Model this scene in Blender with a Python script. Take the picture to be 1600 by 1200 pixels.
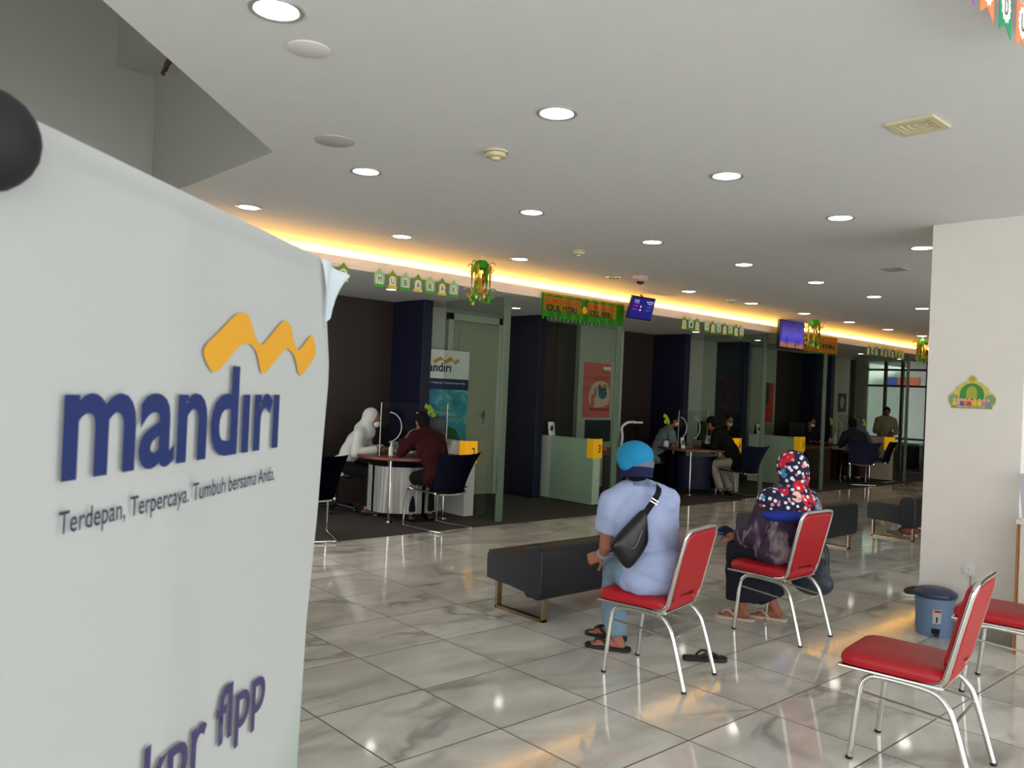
import bpy, bmesh, math, random
from mathutils import Vector, Matrix, Euler, noise
random.seed(4)
V = Vector; PI = math.pi
for o in list(bpy.data.objects): bpy.data.objects.remove(o)
SC = bpy.context.scene
COL = SC.collection

# ------------------------------------------------------------------ camera
CAM_H = 1.5393
cam_data = bpy.data.cameras.new('camera')
cam = bpy.data.objects.new('camera', cam_data); COL.objects.link(cam)
yaw, pitch, roll = math.radians(42.401), math.radians(0.464), math.radians(2.524)
fw = V((math.sin(yaw)*math.cos(pitch), math.cos(yaw)*math.cos(pitch), math.sin(pitch)))
rt = V((math.cos(yaw), -math.sin(yaw), 0)); up = rt.cross(fw)
r2 = math.cos(roll)*rt + math.sin(roll)*up; u2 = -math.sin(roll)*rt + math.cos(roll)*up
M = Matrix((r2, u2, -fw)).transposed().to_4x4(); M.translation = V((0, 0, CAM_H))
cam.matrix_world = M
cam_data.sensor_width = 36; cam_data.lens = 29.093; cam_data.clip_start = .05; cam_data.clip_end = 200
cam_data.dof.use_dof = True; cam_data.dof.focus_distance = 6.0; cam_data.dof.aperture_fstop = 17
SC.camera = cam

# ------------------------------------------------------------------ light
W = bpy.data.worlds.new('world'); SC.world = W; W.use_nodes = True
bg = W.node_tree.nodes['Background']; bg.inputs[0].default_value = (0.985, 0.99, 1.0, 1); bg.inputs[1].default_value = 3.7
SC.view_settings.view_transform = 'Standard'; SC.view_settings.look = 'None'
SC.view_settings.gamma = 1; SC.view_settings.exposure = 0.0
COVE_POWER = 210.0
LAMP_POWER = 17.0

# ------------------------------------------------------------------ materials
def lin(c):
    return tuple(((v/255)/12.92 if v/255 <= .04045 else ((v/255+.055)/1.055)**2.4) for v in c) + (1,)
MATS = {}
def mat(name, rgb, rough=.5, metal=0, bump=0, bscale=40, vary=0, vscale=8, emit=0, spec=.5, coat=0, sheen=0, stretch=None):
    if name in MATS: return MATS[name]
    m = bpy.data.materials.new(name); m.use_nodes = True; nt = m.node_tree; b = nt.nodes['Principled BSDF']
    c = lin(rgb)
    b.inputs['Base Color'].default_value = c; b.inputs['Roughness'].default_value = rough; b.inputs['Metallic'].default_value = metal
    b.inputs['Specular IOR Level'].default_value = spec
    if coat: b.inputs['Coat Weight'].default_value = coat
    if sheen: b.inputs['Sheen Weight'].default_value = sheen
    if emit:
        b.inputs['Emission Color'].default_value = c; b.inputs['Emission Strength'].default_value = emit
    tc = nt.nodes.new('ShaderNodeTexCoord'); mp = nt.nodes.new('ShaderNodeMapping')
    nt.links.new(tc.outputs['Object'], mp.inputs[0])
    if stretch: mp.inputs['Scale'].default_value = stretch
    n = nt.nodes.new('ShaderNodeTexNoise'); n.inputs['Scale'].default_value = vscale; n.inputs['Detail'].default_value = 4
    nt.links.new(mp.outputs[0], n.inputs['Vector'])
    v = vary if vary else .04
    mx = nt.nodes.new('ShaderNodeMix'); mx.data_type = 'RGBA'
    mx.inputs[6].default_value = tuple(max(0, x*(1-v)) for x in c[:3])+(1,)
    mx.inputs[7].default_value = tuple(min(1, x*(1+v)) for x in c[:3])+(1,)
    nt.links.new(n.outputs['Fac'], mx.inputs[0]); nt.links.new(mx.outputs[2], b.inputs['Base Color'])
    if bump:
        n2 = nt.nodes.new('ShaderNodeTexNoise'); n2.inputs['Scale'].default_value = bscale; n2.inputs['Detail'].default_value = 5
        nt.links.new(mp.outputs[0], n2.inputs['Vector'])
        bp = nt.nodes.new('ShaderNodeBump'); bp.inputs['Strength'].default_value = bump; bp.inputs['Distance'].default_value = .01
        nt.links.new(n2.outputs['Fac'], bp.inputs['Height']); nt.links.new(bp.outputs[0], b.inputs['Normal'])
    MATS[name] = m
    return m
def glow(name, rgb, s):
    if name in MATS: return MATS[name]
    m = bpy.data.materials.new(name); m.use_nodes = True; nt = m.node_tree
    for n in list(nt.nodes): nt.nodes.remove(n)
    e = nt.nodes.new('ShaderNodeEmission'); o = nt.nodes.new('ShaderNodeOutputMaterial')
    e.inputs[0].default_value = lin(rgb); e.inputs[1].default_value = s
    nt.links.new(e.outputs[0], o.inputs[0]); MATS[name] = m; return m
def glass(name, rgb, gl=.08):
    if name in MATS: return MATS[name]
    m = bpy.data.materials.new(name); m.use_nodes = True; nt = m.node_tree
    for n in list(nt.nodes): nt.nodes.remove(n)
    t = nt.nodes.new('ShaderNodeBsdfTransparent'); t.inputs[0].default_value = lin(rgb)
    g = nt.nodes.new('ShaderNodeBsdfGlossy'); g.inputs['Roughness'].default_value = .02
    fr = nt.nodes.new('ShaderNodeFresnel'); fr.inputs[0].default_value = 1.45
    mx = nt.nodes.new('ShaderNodeMixShader'); o = nt.nodes.new('ShaderNodeOutputMaterial')
    ge = nt.nodes.new('ShaderNodeNewGeometry'); sb = nt.nodes.new('ShaderNodeMath'); sb.operation = 'SUBTRACT'; sb.inputs[0].default_value = 1; nt.links.new(ge.outputs['Backfacing'], sb.inputs[1])
    ml = nt.nodes.new('ShaderNodeMath'); ml.operation = 'MULTIPLY'; nt.links.new(fr.outputs[0], ml.inputs[0]); nt.links.new(sb.outputs[0], ml.inputs[1])
    nt.links.new(ml.outputs[0], mx.inputs[0]); nt.links.new(t.outputs[0], mx.inputs[1]); nt.links.new(g.outputs[0], mx.inputs[2])
    nt.links.new(mx.outputs[0], o.inputs[0]); MATS[name] = m; return m

def marble():
    m = bpy.data.materials.new('marble_tile'); m.use_nodes = True; nt = m.node_tree; N = nt.nodes; L = nt.links
    b = N['Principled BSDF']; tc = N.new('ShaderNodeTexCoord'); sp = N.new('ShaderNodeSeparateXYZ'); L.new(tc.outputs['Object'], sp.inputs[0])
    def mth(op, a, c=None, d=None):
        n = N.new('ShaderNodeMath'); n.operation = op
        for i, q in enumerate((a, c, d)):
            if q is None: continue
            if isinstance(q, (int, float)): n.inputs[i].default_value = q
            else: L.new(q, n.inputs[i])
        return n.outputs[0]
    gx = mth('DIVIDE', mth('SUBTRACT', sp.outputs[0], 1.9617), .6); gy = mth('DIVIDE', mth('SUBTRACT', sp.outputs[1], 5.1797), .6)
    def edge(g):
        f = mth('ABSOLUTE', mth('SUBTRACT', mth('FRACT', g), .5)); return mth('GREATER_THAN', f, .4935)
    grout = mth('MAXIMUM', edge(gx), edge(gy))
    cb = N.new('ShaderNodeCombineXYZ'); L.new(mth('FLOOR', gx), cb.inputs[0]); L.new(mth('FLOOR', gy), cb.inputs[1])
    wn = N.new('ShaderNodeTexWhiteNoise'); L.new(cb.outputs[0], wn.inputs['Vector'])
    sc = N.new('ShaderNodeVectorMath'); sc.operation = 'SCALE'; sc.inputs['Scale'].default_value = 9; L.new(wn.outputs['Color'], sc.inputs[0])
    ad = N.new('ShaderNodeVectorMath'); ad.operation = 'ADD'; L.new(sc.outputs[0], ad.inputs[0]); L.new(tc.outputs['Object'], ad.inputs[1])
    mp = N.new('ShaderNodeMapping'); mp.inputs['Rotation'].default_value = (0, 0, .55); mp.inputs['Scale'].default_value = (.8, 1.7, 1); L.new(ad.outputs[0], mp.inputs[0])
    def tex(s, det, dist, src):
        n = N.new('ShaderNodeTexNoise'); n.inputs['Scale'].default_value = s; n.inputs['Detail'].default_value = det; n.inputs['Distortion'].default_value = dist
        L.new(src, n.inputs['Vector']); return n.outputs['Fac']
    big = tex(1.7, 6, .9, mp.outputs[0]); vein = tex(.95, 5, .7, mp.outputs[0])
    r1 = N.new('ShaderNodeValToRGB'); L.new(big, r1.inputs[0])
    r1.color_ramp.elements[0].position = .3; r1.color_ramp.elements[0].color = lin((186, 184, 174))
    r1.color_ramp.elements[1].position = .68; r1.color_ramp.elements[1].color = lin((228, 225, 216))
    v = mth('ABSOLUTE', mth('SUBTRACT', vein, .5)); vv = N.new('ShaderNodeMapRange'); L.new(v, vv.inputs[0]); vv.inputs[1].default_value = 0; vv.inputs[2].default_value = .05; vv.inputs[3].default_value = .55; vv.inputs[4].default_value = 0
    patch = tex(1.1, 2, 0, ad.outputs[0]); vm = N.new('ShaderNodeMapRange'); L.new(patch, vm.inputs[0]); vm.inputs[1].default_value = .42; vm.inputs[2].default_value = .62
    vf = mth('MULTIPLY', vv.outputs[0], vm.outputs[0])
    mx = N.new('ShaderNodeMix'); mx.data_type = 'RGBA'; L.new(vf, mx.inputs[0]); L.new(r1.outputs[0], mx.inputs[6]); mx.inputs[7].default_value = lin((96, 92, 90))
    # a little tone change from one slab to the next
    tn = N.new('ShaderNodeMapRange'); L.new(wn.outputs['Value'], tn.inputs[0]); tn.inputs[3].default_value = .93; tn.inputs[4].default_value = 1.03
    mul = N.new('ShaderNodeVectorMath'); mul.operation = 'SCALE'; L.new(mx.outputs[2], mul.inputs[0]); L.new(tn.outputs[0], mul.inputs['Scale'])
    m3 = N.new('ShaderNodeMix'); m3.data_type = 'RGBA'; L.new(grout, m3.inputs[0]); L.new(mul.outputs[0], m3.inputs[6]); m3.inputs[7].default_value = lin((98, 84, 70))
    L.new(m3.outputs[2], b.inputs['Base Color'])
    rr = N.new('ShaderNodeMapRange'); L.new(grout, rr.inputs[0]); rr.inputs[3].default_value = .07; rr.inputs[4].default_value = .5; L.new(rr.outputs[0], b.inputs['Roughness'])
    b.inputs['Specular IOR Level'].default_value = .55
    return m

def hijab_print():
    m = bpy.data.materials.new('printed_cotton'); m.use_nodes = True; nt = m.node_tree; N = nt.nodes; L = nt.links
    b = N['Principled BSDF']; b.inputs['Roughness'].default_value = .85; tc = N.new('ShaderNodeTexCoord')
    last = None
    base = N.new('ShaderNodeRGB'); base.outputs[0].default_value = lin((20, 22, 62)); last = base.outputs[0]
    for sc, th, cols in ((11, .50, [(190, 20, 45), (200, 25, 40), (60, 150, 190), (240, 195, 180), (20, 22, 62), (150, 20, 50)]), (30, .38, [(235, 235, 240), (230, 130, 140), (235, 235, 240), (20, 22, 62)])):
        v = N.new('ShaderNodeTexVoronoi'); v.inputs['Scale'].default_value = sc; L.new(tc.outputs['Object'], v.inputs['Vector'])
        lt = N.new('ShaderNodeMath'); lt.operation = 'LESS_THAN'; L.new(v.outputs['Distance'], lt.inputs[0]); lt.inputs[1].default_value = th
        s = N.new('ShaderNodeSeparateColor'); L.new(v.outputs['Color'], s.inputs[0])
        cr = N.new('ShaderNodeValToRGB'); cr.color_ramp.interpolation = 'CONSTANT'; L.new(s.outputs[0], cr.inputs[0])
        e = cr.color_ramp.elements
        while len(e) < len(cols): e.new(.5)
        for i, c in enumerate(cols): e[i].position = i/len(cols); e[i].color = lin(c)
        mx = N.new('ShaderNodeMix'); mx.data_type = 'RGBA'; L.new(lt.outputs[0], mx.inputs[0]); L.new(last, mx.inputs[6]); L.new(cr.outputs[0], mx.inputs[7]); last = mx.outputs[2]
    L.new(last, b.inputs['Base Color']); return m

def streaky(name, cols, scale=14, stretch=(1, 1, .35), rough=.8):
    m = bpy.data.materials.new(name); m.use_nodes = True; nt = m.node_tree; N = nt.nodes; L = nt.links
    b = N['Principled BSDF']; b.inputs['Roughness'].default_value = rough; tc = N.new('ShaderNodeTexCoord'); mp = N.new('ShaderNodeMapping'); mp.inputs['Scale'].default_value = stretch
    L.new(tc.outputs['Object'], mp.inputs[0]); n = N.new('ShaderNodeTexNoise'); n.inputs['Scale'].default_value = scale; n.inputs['Detail'].default_value = 6; n.inputs['Distortion'].default_value = 1.2
    L.new(mp.outputs[0], n.inputs['Vector']); cr = N.new('ShaderNodeValToRGB'); L.new(n.outputs['Fac'], cr.inputs[0]); e = cr.color_ramp.elements
    while len(e) < len(cols): e.new(.5)
    for i, c in enumerate(cols): e[i].position = .3+.4*i/(len(cols)-1); e[i].color = lin(c)
    L.new(cr.outputs[0], b.inputs['Base Color']); return m

M_MARBLE = marble()
M_CEIL = mat('ceiling_paint', (214, 216, 214), .9, bump=.02, bscale=200)
M_WHITE = mat('white_paint', (225, 221, 212), .8, bump=.02, bscale=150)
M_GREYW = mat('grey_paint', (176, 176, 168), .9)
M_CARPET = mat('dark_carpet', (62, 57, 50), .95, bump=.5, bscale=300, vary=.25, vscale=60)
M_BROWN = mat('brown_laminate', (46, 33, 27), .55, vary=.2, vscale=3, stretch=(1, 1, .2))
M_NAVY = mat('navy_panel', (8, 12, 42), .45)
M_GREEN = mat('frosted_green', (222, 232, 216), .35)
M_POST = mat('green_glass_edge', (100, 120, 100), .25, spec=.6)
M_CHROME = mat('chrome', (215, 215, 210), .12, 1)
M_STEEL = mat('brushed_steel', (190, 188, 180), .3, 1, bump=.06, bscale=60, stretch=(60, 60, 1))
M_RED = mat('red_vinyl', (172, 12, 26), .42, bump=.08, bscale=160, vary=.06)
M_LEATH = mat('navy_leather', (15, 17, 24), .45, bump=.12, bscale=220)
M_BLACK = mat('black_plastic', (16, 16, 18), .4)
M_BLUEF = mat('blue_upholstery', (9, 17, 54), .8, bump=.2, bscale=300)
M_WOOD = mat('brown_wood', (110, 60, 42), .4, vary=.3, vscale=6, stretch=(1, 6, 1))
M_PLAST = mat('white_plastic', (225, 225, 220), .4)
M_CREAM = mat('cream_plastic', (205, 196, 158), .5)
M_SKIN = mat('brown_skin', (165, 105, 78), .55, bump=.05, bscale=120, vary=.08)
M_HAIR = mat('black_hair', (9, 8, 8), .8, bump=.5, bscale=200, spec=.2)
M_GLASS = glass('clear_glass', (236, 243, 237))
M_ACRY = glass('acrylic', (240, 244, 242))
M_LAMP = glow('lamp_white', (255, 250, 240), LAMP_POWER)
M_YSIGN = mat('yellow_sign', (250, 180, 20), .4, emit=.35)
M_GREENP = mat('green_paper', (104, 150, 30), .7); M_GREENL = mat('pale_green_paper', (150, 200, 150), .7); M_YEL = mat('yellow_paper', (205, 200, 60), .7)
M_PAPER = mat('white_paper', (232, 232, 226), .8)
M_INK = mat('dark_ink', (30, 32, 38), .6); M_NAVYI = mat('navy_ink', (8, 34, 92), .5); M_GOLDI = mat('gold_ink', (206, 150, 32), .5)
M_GFOIL = mat('green_foil', (60, 165, 30), .3, .25, bump=.6, bscale=60); M_YFOIL = mat('gold_foil', (225, 180, 40), .25, .4, bump=.6, bscale=60)

# ------------------------------------------------------------------ mesh helpers
class MB:
    def __init__(s): s.bm = bmesh.new()
    def box(s, c, d, rz=0, bev=0, rot=None):
        m = Matrix.Translation(V(c)) @ (rot.to_4x4() if rot else Matrix.Rotation(rz, 4, 'Z')) @ Matrix.Diagonal((d[0], d[1], d[2], 1))
        r = bmesh.ops.create_cube(s.bm, size=1, matrix=m)
        if bev:
            es = list({e for v in r['verts'] for e in v.link_edges})
            bmesh.ops.bevel(s.bm, geom=es, offset=bev, segments=3, affect='EDGES', profile=.5)
        return s
    def tube(s, pts, r, n=10, cap=True, smooth=0):
        pts = [V(p) for p in pts]
        if smooth: pts = catmull(pts, smooth)
        rings = []; t0 = None; nrm = None
        for i, p in enumerate(pts):
            a = pts[max(i-1, 0)]; b = pts[min(i+1, len(pts)-1)]; t = (b-a).normalized()
            if nrm is None:
                nrm = t.orthogonal().normalized()
            else:
                nrm = (nrm - t*nrm.dot(t)); nrm = nrm.normalized() if nrm.length > 1e-6 else t.orthogonal().normalized()
            bn = t.cross(nrm); rr = r[i] if isinstance(r, (list, tuple)) and len(r) == len(pts) else (r if not isinstance(r, (list, tuple)) else r[0])
            rings.append([s.bm.verts.new(p + rr*(math.cos(2*PI*k/n)*nrm + math.sin(2*PI*k/n)*bn)) for k in range(n)])
        for a, b in zip(rings, rings[1:]):
            for k in range(n): s.bm.faces.new((a[k], a[(k+1) % n], b[(k+1) % n], b[k]))
        if cap: s.bm.faces.new(rings[0][::-1]); s.bm.faces.new(rings[-1])
        return s
    def lathe(s, prof, c=(0, 0, 0), n=28, axis=None, cap=True):
        R = axis if axis else Matrix.Identity(3); c = V(c); rings = []
        for (r, z) in prof:
            rings.append([s.bm.verts.new(c + R @ V((max(r, 1e-4)*math.cos(2*PI*k/n), max(r, 1e-4)*math.sin(2*PI*k/n), z))) for k in range(n)])
        for a, b in zip(rings, rings[1:]):
            for k in range(n): s.bm.faces.new((a[k], a[(k+1) % n], b[(k+1) % n], b[k]))
        if cap: s.bm.faces.new(rings[0][::-1]); s.bm.faces.new(rings[-1])
        return s
    def prism(s, poly, mtx, depth):
        """polygon in the local xy plane of mtx, thickened along local z"""
        a = [s.bm.verts.new(mtx @ V((x, y, 0))) for x, y in poly]; b = [s.bm.verts.new(mtx @ V((x, y, depth))) for x, y in poly]
        n = len(poly); s.bm.faces.new(a[::-1]); s.bm.faces.new(b)
        for i in range(n): s.bm.faces.new((a[i], a[(i+1) % n], b[(i+1) % n], b[i]))
        return s
    def ell(s, c, rad, rot=None, sub=3):
        m = Matrix.Translation(V(c)) @ (rot.to_4x4() if rot else Matrix.Identity(4)) @ Matrix.Diagonal((rad[0], rad[1], rad[2], 1))
        bmesh.ops.create_icosphere(s.bm, subdivisions=sub, radius=1, matrix=m); return s
    def cap(s, p0, p1, r0, r1, n=14):
        p0, p1 = V(p0), V(p1); s.ell(p0, (r0,)*3, sub=2); s.ell(p1, (r1,)*3, sub=2); return s.tube([p0, p1], [r0, r1], n)
    def fru(s, p0, p1, r0, r1, n=18): return s.tube([V(p0), V(p1)], [r0, r1], n)
    def grid(s, fn, nu, nv, thick=0):
        vs = [[s.bm.verts.new(fn(i/nu, j/nv)) for j in range(nv+1)] for i in range(nu+1)]
        fs = []
        for i in range(nu):
            for j in range(nv): fs.append(s.bm.faces.new((vs[i][j], vs[i+1][j], vs[i+1][j+1], vs[i][j+1])))
        if thick: bmesh.ops.solidify(s.bm, geom=fs, thickness=thick)
        return s
    def build(s, name, m, parent=None, smooth=True, vox=0, sm=4, kind=None, bevel=0):
        bmesh.ops.recalc_face_normals(s.bm, faces=s.bm.faces)
        me = bpy.data.meshes.new(name); s.bm.to_mesh(me); s.bm.free()
        o = bpy.data.objects.new(name, me); COL.objects.link(o)
        if vox:
            md = o.modifiers.new('r', 'REMESH'); md.mode = 'VOXEL'; md.voxel_size = vox
            if sm:
                md2 = o.modifiers.new('s', 'SMOOTH'); md2.iterations = sm; md2.factor = .5
            dg = bpy.context.evaluated_depsgraph_get(); dg.update()
            me2 = bpy.data.meshes.new_from_object(o.evaluated_get(dg)); o.modifiers.clear(); o.data = me2; me2.name = name
            bpy.data.meshes.remove(me); me = me2
        if bevel:
            md = o.modifiers.new('bevel', 'BEVEL'); md.width = bevel; md.segments = 3; md.limit_method = 'ANGLE'
        me.materials.clear(); me.materials.append(m)
        if smooth:
            for p in me.polygons: p.use_smooth = True
            if not vox: me.set_sharp_from_angle(angle=math.radians(38))
        if parent is not None: o.parent = parent
        if kind: o['kind'] = kind
        return o
def catmull(pts, k):
    out = []
    for i in range(len(pts)-1):
        p0, p1, p2, p3 = pts[max(i-1, 0)], pts[i], pts[i+1], pts[min(i+2, len(pts)-1)]
        for j in range(k):
            t = j/k; out.append(.5*((2*p1)+(p2-p0)*t+(2*p0-5*p1+4*p2-p3)*t*t+(3*p1-p0-3*p2+p3)*t**3))
    out.append(pts[-1]); return out
def tag(o, label, cat, group=None, kind=None):
    o['label'] = label; o['category'] = cat
    if group: o['group'] = group
    if kind: o['kind'] = kind
    return o
def thing(name, label, cat, loc=(0, 0, 0), rz=0, group=None):
    o = bpy.data.objects.new(name, None); COL.objects.link(o); o.empty_display_size = .1
    o.location = loc; o.rotation_euler = (0, 0, rz); return tag(o, label, cat, group)
def place(o, loc=None, rz=None):
    if loc is not None: o.location = loc
    if rz is not None: o.rotation_euler = (0, 0, rz)
    return o
def dup(o, loc, rz, label=None, group=None, parent=None):
    c = o.copy(); COL.objects.link(c); c.parent = parent
    if parent is None: c.location = loc; c.rotation_euler = (0, 0, rz)
    if label: c['label'] = label
    if group: c['group'] = group
    for ch in list(o.children): dup(ch, None, None, parent=c)
    return c
def plane_m(o, xd, yd):
    xd = V(xd).normalized(); yd = V(yd).normalized(); n = xd.cross(yd)
    m = Matrix((xd, yd, n)).transposed().to_4x4(); m.translation = V(o); return m
def text(name, s, m, mtx, w, h, parent, depth=.001, bold=0):
    """flat lettering filling a w x h box whose lower left corner is the plane's origin"""
    c = bpy.data.curves.new(name, 'FONT'); c.body = s; c.size = 1; c.offset = bold; c.resolution_u = 4; c.extrude = 0
    t = bpy.data.objects.new(name, c); me = bpy.data.meshes.new_from_object(t)
    bpy.data.objects.remove(t); bpy.data.curves.remove(c)
    xs = [v.co.x for v in me.vertices]; ys = [v.co.y for v in me.vertices]
    x0, x1, y0, y1 = min(xs), max(xs), min(ys), max(ys)
    sx = w/(x1-x0); sy = h/(y1-y0)
    for v in me.vertices: v.co = mtx @ V(((v.co.x-x0)*sx, (v.co.y-y0)*sy, depth))
    me.materials.clear(); me.materials.append(m); me.name = name
    o = bpy.data.objects.new(name, me); COL.objects.link(o); o.parent = parent; return o
def struct(name, boxes, m, bevel=0):
    b = MB()
    for c in boxes: b.box([(c[0]+c[1])/2, (c[2]+c[3])/2, (c[4]+c[5])/2], [c[1]-c[0], c[3]-c[2], c[5]-c[4]])
    return b.build(name, m, smooth=False, kind='structure', bevel=bevel)

# ================================================================== THE ROOM
CZ = 2.859; EDGE = 7.045; SZ = 2.655; BACK = 9.3
XA, XB = -3.0, 20.3
struct('floor', [(XA, 24, -3.6, EDGE, -.1, 0)], M_MARBLE)
struct('floor', [(XA, 24, EDGE, 12, -.1, 0.004)], M_CARPET)
def poly_slab(name, pts, z0, z1, m):
    b = MB(); b.prism(pts, Matrix.Translation((0, 0, z0)), z1-z0); return b.build(name, m, smooth=False, kind='structure')
# the ceiling stops along a diagonal and a straight edge where the tall void begins
cp = [(XA, -3.6), (24, -3.6), (24, 7.6), (2.16, 7.6), (2.16, 4.5), (XA, -.73)]
poly_slab('ceiling', cp, CZ, CZ+.12, M_CEIL)
struct('ceiling', [(2.16, 24, 7.06, BACK+.3, SZ, SZ+.04)], M_CEIL)        # lowered ceiling over the booths
struct('trim_1', [(2.16, 20.3, 7.03, 7.06, SZ, 2.765)], mat('fascia_paint', (232, 222, 216), .7))
struct('wall_cove', [(2.16, 24, 7.5, 7.58, SZ+.04, CZ)], M_CEIL)
# the void above
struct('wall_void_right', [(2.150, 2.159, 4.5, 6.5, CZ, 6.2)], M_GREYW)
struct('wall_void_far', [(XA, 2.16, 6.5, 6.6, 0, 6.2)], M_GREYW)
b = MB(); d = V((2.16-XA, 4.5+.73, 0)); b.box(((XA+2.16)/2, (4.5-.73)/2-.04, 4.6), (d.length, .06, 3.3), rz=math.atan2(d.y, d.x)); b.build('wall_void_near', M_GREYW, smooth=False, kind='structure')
struct('beam_void', [(1.868, 2.155, 1.0, 6.5, 3.79, 4.3)], M_GREYW)
poly_slab('ceiling', [(XA, -3), (2.3, -3), (2.3, 6.6), (XA, 6.6)], 6.2, 6.3, M_GREYW)
# back wall of the booths: segments
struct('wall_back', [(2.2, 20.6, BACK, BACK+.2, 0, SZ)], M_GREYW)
for (x0, x1) in ((2.2, 6.26), (8.5, 9.84), (10.93, 11.86), (13.9, 15.0), (15.98, 17.2), (19.35, 19.65)):
    struct('wall_brown_panel', [(x0, x1, BACK-.03, BACK, 0, SZ)], M_BROWN)
struct('wall_brown_panel', [(19.65, 20.3, BACK-.1, BACK, 0, SZ)], mat('taupe_panel', (96, 84, 72), .6))
M_WPALE = mat('pale_wall', (172, 178, 160), .6)
for (x0, x1, p) in ((6.42, 8.33, .05), (9.84, 10.93, .12), (12.0, 13.75, .1), (15.0, 15.98, .1), (17.33, 19.35, .1)):
    struct('wall_pale_panel', [(x0, x1, BACK-p, BACK, 0, SZ)], M_WPALE)
for x in (6.26, 8.33, 11.87, 13.75, 17.2):
    struct('wall_fin', [(x, x+.145, 8.58, BACK, 0, SZ)], M_NAVY, bevel=.004)
# end wall of glass with dark frames, bright room beyond
struct('wall_beyond', [(23.9, 24, 4, 12, 0, 3.2)], mat('cool_white_paint', (212, 214, 214), .8))
struct('wall_beyond_side', [(20.3, 24, 11.9, 12, 0, 3.2)], M_WHITE)
struct('ceiling', [(20.35, 24, 7.5, 12, 2.9, 3.0)], M_CEIL)
struct('wall_far_end', [(20.3, 20.45, -3.6, 7.6, 0, CZ)], M_GREYW)
wf = thing('window_1', 'x', 'x'); del wf['label']; del wf['category']; wf['kind'] = 'structure'
b = MB(); M_FRAME = mat('plum_frame', (78, 60, 66), .4)
for y in (7.78, 8.36, 8.76, 9.25): b.box((20.32, y, 1.33), (.08, .06, 2.65))
for z in (2.45, 2.06, .80, .06): b.box((20.32, 8.5, z), (.07, 1.6, .05))
b.build('window_frame', M_FRAME, wf, smooth=False)
MB().box((20.33, 8.5, 1.33), (.012, 1.6, 2.6)).build('window_pane', M_GLASS, wf, smooth=False)
# right hand column
struct('wall_column', [(6.19, 6.95, 1.76, 2.375, 0, CZ)], M_WHITE, bevel=.003)
struct('baseboard_column', [(6.178, 6.19, 1.76, 2.387, 0, .085), (6.178, 6.95, 2.375, 2.387, 0, .085)], mat('grey_stone', (150, 145, 135), .3))
# glazed street side behind the photographer
struct('wall_street', [(12, 20.4, -3.6, -3.5, 0, CZ)], M_WHITE)
ws = thing('window_2', 'x', 'x'); del ws['label']; del ws['category']; ws['kind'] = 'structure'
b = MB()
for k in range(10): b.box((XA+k*1.666, -3.55, 1.43), (.07, .09, 2.86))
for z in (.05, 2.2): b.box((4.5, -3.55, z), (15, .08, .07))
b.build('window_frame', M_FRAME, ws, smooth=False)
wl = thing('window_3', 'x', 'x'); del wl['label']; del wl['category']; wl['kind'] = 'structure'
b = MB()
for k in range(7): b.box((XA-.05, -3.5+k*1.666, 3.1), (.09, .07, 6.2))
for z in (.05, 2.86): b.box((XA-.05, 1.5, z), (.08, 10, .08))
b.build('window_frame', M_FRAME, wl, smooth=False)
struct('wall_left_light_block', [(XA-.1, XA, -3.6, 6.6, 2.6, 6.2), (XA-.1, XA, 3.2, 6.6, 0, 2.6)], M_GREYW)  # unseen wall, closed this far to keep daylight off the void

# door in the first passage
dr = thing('door_1', 'x', 'x'); del dr['label']; del dr['category']; dr['kind'] = 'structure'
M_DOOR = mat('door_cream', (168, 168, 144), .5); dy = BACK-.05
b = MB(); b.box((7.19, dy-.03, 1.3), (.09, .06, 2.6)); b.box((8.13, dy-.03, 1.3), (.09, .06, 2.6)); b.box((7.66, dy-.03, 2.55), (1.03, .06, .1)); b.build('door_frame', mat('pale_frame', (196, 200, 182), .5), dr, smooth=False, bevel=.004)
b = MB(); b.box((7.66, dy-.015, 1.25), (.86, .03, 2.48)); b.box((7.66, dy-.032, 1.72), (.6, .01, 1.3)); b.box((7.66, dy-.032, .6), (.6, .01, .7)); b.build('door_panel', M_DOOR, dr, smooth=False, bevel=.003)
b = MB(); b.box((7.86, dy-.045, 1.13), (.04, .02, .2)); b.tube([(7.86, dy-.05, 1.17), (7.86, dy-.09, 1.17), (7.74, dy-.09, 1.17)], .009, smooth=3); b.build('door_handle', M_CHROME, dr)

# thick green glass posts and their panes
for i, x in enumerate((6.45, 8.47, 12.15, 14.2, 17.8)):
    t = thing('glass_partition', ['glass partition right of sign two', 'glass partition behind the man in the cyan beanie, right of sign three', 'glass partition left of the counter with sign five', 'glass partition right of sign five', 'glass partition in front of the end window, right of sign six'][i], 'partition', (x, 7.22, .004))
    MB().box((.02, 0, 1.325), (.095, .03, 2.65)).build('post', M_POST, t, smooth=False, bevel=.003)
    MB().box((.06, .62, 1.325), (.012, 1.2, 2.64)).build('pane', M_GLASS, t, smooth=False)

# cove lighting behind the fascia
M_COVE = glow('cove_tube', (255, 182, 78), COVE_POWER)
for k in range(15):
    x0 = 2.3+k*1.2
    t = thing('cove_light', 'warm tube light hidden in the cove above the fascia', 'light', (x0+.56, 7.38, SZ+.04), group='cove tube lights in a row above the fascia')
    MB().tube([(-.58, 0, .040), (.58, 0, .040)], .014).build('tube', M_COVE, t)
    MB().box((0, 0, .012), (1.12, .04, .024)).build('base', M_PLAST, t, smooth=False)

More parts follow.
